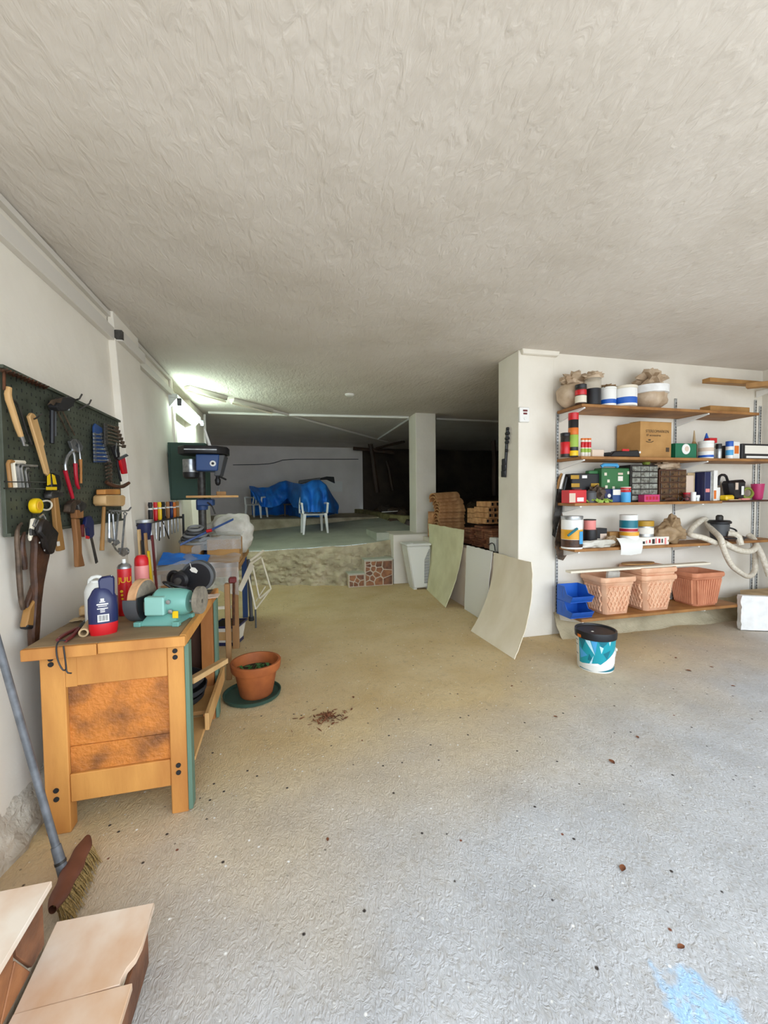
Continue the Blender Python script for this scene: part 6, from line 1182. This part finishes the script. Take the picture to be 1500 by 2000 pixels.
t, w, h_ = bxx('sealant_packet', 'flat packet with red, white and black print', 'packet', 1246, 1307, 1049, S4, 3.50, .07, 'paper'); random.seed(3)
for k in range(9): mk('print_patch', B().b2(-w * .45 + k * w * .1, -w * .45 + k * w * .1 + w * random.uniform(.04, .09), -.0016, -.0005, h_ * random.uniform(.05, .3), h_ * random.uniform(.5, .9)), ('crimson', 'leather_black', 'pink')[k % 3], t)
p, r, h_ = spot(1307, 1012, 60, S4, 3.58); t = thing('paper_sack', 'crumpled brown paper sack on the fourth shelf', 'sack', p); mk('sack', B().blob((0, 0, h_ * .38), (r * .98, .10, h_ * .42), .22, 2.0, 12, 4, h_ * .37), 'bag_brown', t, smooth=45); mk('neck', B().blob((r * .2, 0, h_ * .8), (r * .38, .06, h_ * .28), .35, 2.6, 3, 3), 'bag_brown', t, smooth=45)
# small vacuum and hoses at the right
p, r, h_ = spot(1405, 1022, 27, S4, 3.60); t = thing('workshop_vacuum', 'small steel workshop vacuum with black lid and hoses', 'vacuum', p); mk('drum', B().lathe([(0, 0), (r * .8, 0), (r * .95, h_ * .5), (r, h_ * .95), (r * .9, h_)], (0, 0, 0), 28), 'dgrey', t); mk('lid', B().lathe([(0, h_), (r * 1.15, h_), (r * 1.18, h_ + .02), (r * 1.0, h_ + .035), (0, h_ + .04)], (0, 0, 0), 28), 'black', t); mk('knob', B().lathe([(0, h_ + .03), (.035, h_ + .035), (.035, h_ + .08), (.02, h_ + .095), (0, h_ + .095)], (0, 0, 0), 14), 'iron', t); mk('spout', B().tube([(.0, -r, h_ * .45), (.06, -r - .06, .08), (.08, -r - .08, -.03)], [.03, .035, .03], 10, sm=1), 'hose', t)
def hose(name, pts, r_, lb):
    q = [at(x, y, Y=Y) for x, y, Y in pts]; return single(name, B(q[0]).tube(q, r_, 12, sm=3), 'hose', lb, 'hose', 'cream vacuum hoses')
hose('vacuum_hose', ((1400, 1062, 3.47), (1375, 1050, 3.48), (1347, 1045, 3.52), (1345, 1038, 3.62), (1362, 1022, 3.7), (1378, 1010, 3.72), (1385, 1030, 3.66), (1408, 1050, 3.42), (1412, 1068, 3.40)), .030, 'cream hose looping left of the small vacuum')
hose('vacuum_hose', ((1414, 1060, 3.42), (1440, 1075, 3.42), (1466, 1078, 3.44), (1478, 1068, 3.5), (1472, 1052, 3.6), (1462, 1045, 3.66)), .032, 'cream hose curving right of the small vacuum')
hose('vacuum_hose', ((1410, 1062, 3.40), (1418, 1085, 3.40), (1428, 1105, 3.42), (1445, 1118, 3.44), (1462, 1128, 3.5), (1474, 1118, 3.56), (1476, 1095, 3.6), (1474, 1070, 3.62)), .028, 'cream hose hanging in a long loop below the shelf')
hose('vacuum_hose', ((1468, 1052, 3.64), (1482, 1070, 3.55), (1492, 1095, 3.5), (1502, 1125, 3.48)), .030, 'cream hose running down at the frame edge')
p = at(1440, 1057, Y=3.46); t = thing('flat_iron', 'brown and black flat tool with cable at the vacuum', 'tool', (p.x, 3.50, S4)); mk('body', B().blob((.0, 0, .035), (.17, .06, .035), .12, 2, 1, 3, .034), 'leather', t); mk('rim', B().tube([(.17 * math.cos(a * .5236), .065 * math.sin(a * .5236), .04) for a in range(12)], .009, 6, closed=True, sm=1), 'black', t)
p = at(1428, 1040, Y=3.62); single('cable_loop', B((p.x, 3.66, S4)).tube([(p.x + .12 * math.cos(a * .5236), 3.66 + .05 * math.sin(a * .5236), S4 + .11 + .03 * math.sin(a * .5236)) for a in range(12)], .010, 6, closed=True, sm=1), 'black', 'black cable loop behind the brown flat tool', 'cable')
# ---- planters on the lowest shelf
def planter(name, label, xf0, xf1, yr, Yf, m, style, z=S5, hh=None, group='terracotta planters'):
    a, e = at(xf0, yr, Y=Yf), at(xf1, yr, Y=Yf); w = e.x - a.x; h_ = hh or (a.z + e.z) / 2 - z; D_ = .345; cx_ = (a.x + e.x) / 2
    t = thing(name, label, 'planter', (cx_, Yf + D_ / 2, z), 0, group); hw, hd = w / 2, D_ / 2; bw, bd = hw * .70, hd * .76
    def sq(x, y, zz, c=.03): return [(-x + c, -y, zz), (x - c, -y, zz), (x, -y + c, zz), (x, y - c, zz), (x - c, y, zz), (-x + c, y, zz), (-x, y - c, zz), (-x, -y + c, zz)]
    b = B(); prev = None; first = None
    levels = [(bw, bd, 0), (hw * .90, hd * .90, h_ * .80), (hw * .93, hd * .93, h_ * .80), (hw * .94, hd * .94, h_ * .86), (hw, hd, h_ * .87), (hw * 1.02, hd * 1.02, h_ * .93), (hw, hd, h_), (hw * .90, hd * .88, h_), (hw * .88, hd * .86, h_ * .93), (bw * .9, bd * .9, h_ * .5)]
    rs = [[b.v(p_) for p_ in sq(x, y, zz)] for x, y, zz in levels]
    for r0_, r1_ in zip(rs, rs[1:]):
        for k in range(8): b.f([r0_[k], r0_[(k + 1) % 8], r1_[(k + 1) % 8], r1_[k]])
    b.f(rs[0][::-1]); b.f(rs[-1]); mk('body', b, m, t, bev=.003, smooth=50)
    def face(u, v, s):     # u -1..1 across, v 0..1 up, s side 0 front 1 left
        zz = h_ * (.06 + .70 * v); k = zz / (h_ * .8); x = (bw + (hw * .90 - bw) * k); y = (bd + (hd * .90 - bd) * k)
        return (u * (x - .035), -y - .003, zz) if s == 0 else (-x - .003, u * (y - .035), zz)
    for s in (0, 1):
        if style == 'lattice':
            for k in range(-3, 4):
                for dr in (-1, 1):
                    u0, u1 = k * .36 - .45 * dr, k * .36 + .45 * dr; p0, p1_ = (u0, 0.02), (u1, .98)
                    pts = []
                    for f in range(9):
                        uu = u0 + (u1 - u0) * f / 8
                        if -1 <= uu <= 1: pts.append(face(uu, .02 + .96 * f / 8, s))
                    if len(pts) > 1: mk('lattice_strip', B().tube(pts, .010, 6), m, t)
        else:
            for k in range(11):
                u = -1 + k * .2; mk('flute', B().tube([face(u, .0, s), face(u, .5, s), face(u, 1.05, s)], .011, 6), m, t)
    return t, cx_, w, h_
t, cx1, w1, h1 = planter('lattice_planter', 'light terracotta planter with lattice relief beside the blue bins', 1178, 1246, 1128, 3.42, 'terracotta_light', 'lattice')
planter('lattice_planter', 'light lattice planter standing lowest in the stacked pair', 1258, 1326, 1122, 3.42, 'terracotta_light', 'lattice', S5, .375)
planter('lattice_planter', 'light lattice planter nested on top of the stacked pair', 1258, 1326, 1110, 3.42, 'terracotta_light', 'lattice', S5 + .085, .37)
planter('fluted_planter', 'reddish terracotta planter with fluted sides', 1357, 1419, 1119, 3.42, 'terracotta_red', 'flute')
p = at(1200, 1125, Y=3.56); single('plastic_packet', B((p.x, 3.56, S5 + .31)).box((p.x, 3.58, S5 + .37), (.16, .05, .11), (0, .1, .1)), 'cloth', 'pale plastic packet inside the first lattice planter', 'packet', bev=.012)
zq = at(1250, 1106, Y=3.45).z; zq = S5 + .445; a, e = at(1106, 1110, Y=3.45).x, at(1390, 1100, Y=3.45).x; single('white_strip', B((a, 3.45, zq)).b2(a + .06, e, 3.46, 3.54, zq + .002, zq + .024), 'cream', 'long white painted strip lying across the planters', 'strip', bev=.002)
p = at(1240, 1100, Y=3.66); b = B((p.x, 3.66, zq)); b.lathe([(0, .026), (.17, .026), (.17, .04), (0, .04)], (p.x, 3.62, zq), 32, None, 1.2, .45); single('wooden_disc', b, 'wood_oak', 'round wooden disc lying behind the long white strip', 'disc')
# blue stacking bins
for k, (yt, nm_) in enumerate(((1166, 'lower'), (1133, 'upper'))):
    z_ = S5 + .001 + k * .155; X0, X1 = at(1113, 1180, Y=3.42).x, at(1163, 1180, Y=3.42).x; t = thing('stacking_bin', nm_ + ' of the two blue stacking bins on lowest shelf', 'bin', ((X0 + X1) / 2, 3.44, z_), 0, 'blue stacking bins'); w = (X1 - X0) / 2 * .85; hh = .15; d_ = .21; wl_ = .006
    mk('floor', B().b2(-w, w, 0, d_, 0, wl_), 'blue', t); mk('back_wall', B().b2(-w, w, d_ - wl_, d_, wl_, hh), 'blue', t); mk('front_lip', B().hexa([(-w, -.0, wl_), (w, -.0, wl_), (w, .006, wl_), (-w, .006, wl_), (-w, -.035, .065), (w, -.035, .065), (w, -.029, .065), (-w, -.029, .065)]), 'blue', t, bev=.002)
    for s in (-1, 1):
        x = s * w; b = B(); b.prism([(x, 0, wl_), (x, -.03, .065), (x, .05, .075), (x, .09, hh), (x, d_, hh), (x, d_, wl_)], (-s * wl_, 0, 0)); sw = mk('side_wall', b, 'blue', t)
        mk('rib', B().tube([(x - s * -.001, .10, .03), (x, .10, hh - .03)], .004, 6), 'blue', sw); mk('rib', B().tube([(x, .14, .03), (x, .14, hh - .02)], .004, 6), 'blue', sw)
# white broken block at the right
a = at(1443, 1160, Y=3.38); b = B((a.x, 3.0, 0)); b.sheet(lambda u, v: (a.x + .02 * noise.noise(Vector((v * 14, 2, u))) * (u < .5) + .0, 0, 0), 1, 1) if False else None
def blk(x0, x1, y0, y1, z1): return B((x0, y0, 0)).b2(x0, x1, y0, y1, 0, z1)
t = thing('foam_block', 'white foam slab box with dusty top in the right corner', 'block', (a.x, 3.2, 0)); o = (a.x, 3.2, 0)
b = B(o); b.sheet(lambda u, v: (4.83 + .87 * u, 3.40 - .36 * u, .01 + (.375 - .02 * u) * v), 24, 12, -.06)
for q in b.bm.verts:
    if q.co.x + o[0] < 4.86: q.co.x += .018 * noise.noise(q.co * 25); q.co.y += .01 * noise.noise(q.co * 22)
mk('front_slab', b, 'styrofoam', t); mk('fill', B(o).prism([(4.92, 3.43, .0), (5.71, 3.10, .0), (5.71, 3.6, .0), (5.18, 3.62, .0)], (0, 0, .36)), 'cardboard_light', t)
# paint bucket on the floor
p = at(1168, 1305, Z=0); p = Vector((at(1167, 1318, Z=0).x + .10, at(1167, 1318, Z=0).y + .14, 0)); a, e = at(1126, 1250, Y=p.y), at(1208, 1250, Y=p.y); r = .155; hh = at(1167, 1232, Y=p.y).z
hh = .335; t = thing('paint_bucket', 'paint bucket with black lid and turquoise faceted label on floor', 'bucket', p, R(-34))
mk('bucket', B().lathe([(0, 0), (r * .90, 0), (r * .92, .008), (r, hh - .06)], (0, 0, 0), 40), 'white_plastic', t)
b = B(); rl = lambda z: r * .92 + r * .08 * z / (hh - .06) + .0012
def lab(a0, a1, z0, z1, m_, nm_='label', e=0.0, n=10):
    bb = B(); bb.sheet(lambda u, v: ((rl(z0 + (z1 - z0) * v) + e) * math.sin(R(a0 + (a1 - a0) * u)), -(rl(z0 + (z1 - z0) * v) + e) * math.cos(R(a0 + (a1 - a0) * u)), z0 + (z1 - z0) * v), n, 2); return mk(nm_, bb, m_, t)
def tri(pts, m_, e):
    bb = B(); # triangle (angle, height) wrapped on the bucket, subdivided
    A0, B0, C0 = [Vector((q[0], q[1], 0)) for q in pts]; n = 6; rows = []
    for i in range(n + 1):
        rows.append([bb.v(((rl(q.y) + e) * math.sin(R(q.x)), -(rl(q.y) + e) * math.cos(R(q.x)), q.y)) for q in [(A0.lerp(B0, i / n)).lerp(A0.lerp(C0, i / n), (j / i) if i else 0) for j in range(i + 1)]])
    for i in range(n):
        for j in range(i + 1):
            bb.f([rows[i][j], rows[i + 1][j], rows[i + 1][j + 1]])
            if j < i: bb.f([rows[i][j], rows[i + 1][j + 1], rows[i][j + 1]])
    mk('label_facet', bb, m_, t)
lab(-62, 75, .06, hh - .062, 'teal_print', n=24)
for pts, m_ in ((((-60, .27), (-35, .27), (-48, .18)), 'teal_dark'), (((-38, .27), (-22, .27), (-8, .15)), 'ice'), (((-20, .27), (-2, .27), (-8, .16)), 'sky'), (((0, .27), (30, .27), (12, .22)), 'teal_dark'), (((4, .235), (16, .22), (10, .17)), 'ice'), (((-60, .20), (-30, .14), (-55, .10)), 'sky'), (((-25, .07), (-12, .15), (-18, .07)), 'ice'), (((32, .27), (40, .27), (36, .235)), 'ice'), (((15, .17), (40, .20), (28, .12)), 'teal_dark'), (((-30, .10), (-12, .10), (-25, .16)), 'teal_dark')): tri(pts, m_, .0008)
for pts in (((75, .21), (75, .06), (0, .06)), ((-50, .06), (20, .06), (0, .085)), ((75, .21), (60, .17), (45, .12))): tri(pts, 'white', .0014)
tri(((0, .015), (75, .045), (75, .012)), 'teal_dark', .0008); tri(((-62, .02), (-62, .012), (-10, .012)), 'teal_dark', .0008)
for k, z in enumerate((.24, .20, .12)): lab(-84, -68, z, z + .006, 'dgrey', 'print_line', .0005, 3)
mk('lid', B().lathe([(r * 1.0, hh - .065), (r * 1.06, hh - .06), (r * 1.08, hh - .02), (r * 1.06, hh), (r * .98, hh), (r * .95, hh - .012), (0, hh - .012)], (0, 0, 0), 44), 'black', t); lab(-62, -48, hh - .055, hh - .03, 'orange', 'lid_label', r * .075, 4)
mk('paint_blob', B().lathe([(0, hh - .012), (.012, hh - .011), (0, hh - .006)], (-.03, -.05, 0), 10), 'white', t); mk('handle_lug', B().lathe([(0, 0), (.014, 0), (.012, .012), (0, .014)], (r * .97, -.03, .18), 12, Matrix.Rotation(R(90), 3, 'Y')), 'cream', t); mk('handle', B().tube([(r * .99, -.03, .185), (r * 1.03, .03, .11), (r * 1.0, .09, .05)], .004, 6, sm=1), 'white_plastic', t)

# ================================================================ SCATTERED LEAVES
random.seed(21)
for k, (x, y, s_) in enumerate(((1320, 1285, .035), (1345, 1310, .045), (1390, 1303, .03), (1195, 1488, .045), (1216, 1696, .04), (1085, 1400, .03), (1432, 1340, .03), (690, 1362, .03), (640, 1640, .022), (1000, 1150 + 190, .025), (1330, 1850, .03), (1245, 1440, .03))):
    p = at(x, y, Z=.002); b = B(p); a = random.uniform(0, 3.1); n = 7; pts = []
    for i in range(n):
        f = i / (n - 1); w = s_ * .28 * math.sin(math.pi * f) ** .8; pts.append((f, w))
    d = Vector((math.cos(a), math.sin(a), 0)); q = Vector((-d.y, d.x, 0)); up = [p + d * s_ * (f - .5) + q * w + Vector((0, 0, .002 + .25 * w)) for f, w in pts]; mid = [p + d * s_ * (f - .5) + Vector((0, 0, .002)) for f, w in pts]; lo_ = [p + d * s_ * (f - .5) - q * w + Vector((0, 0, .002 + .3 * w)) for f, w in pts]
    for A_, B_ in ((up, mid), (mid, lo_)):
        va = [b.v(t_) for t_ in A_]; vb = [b.v(t_) for t_ in B_]
        for i in range(n - 1): b.f([va[i], va[i + 1], vb[i + 1], vb[i]])
    single('dry_leaf', b, 'debris', 'small dry brown leaf lying loose on the concrete floor', 'leaf', 'dry leaves on the floor')
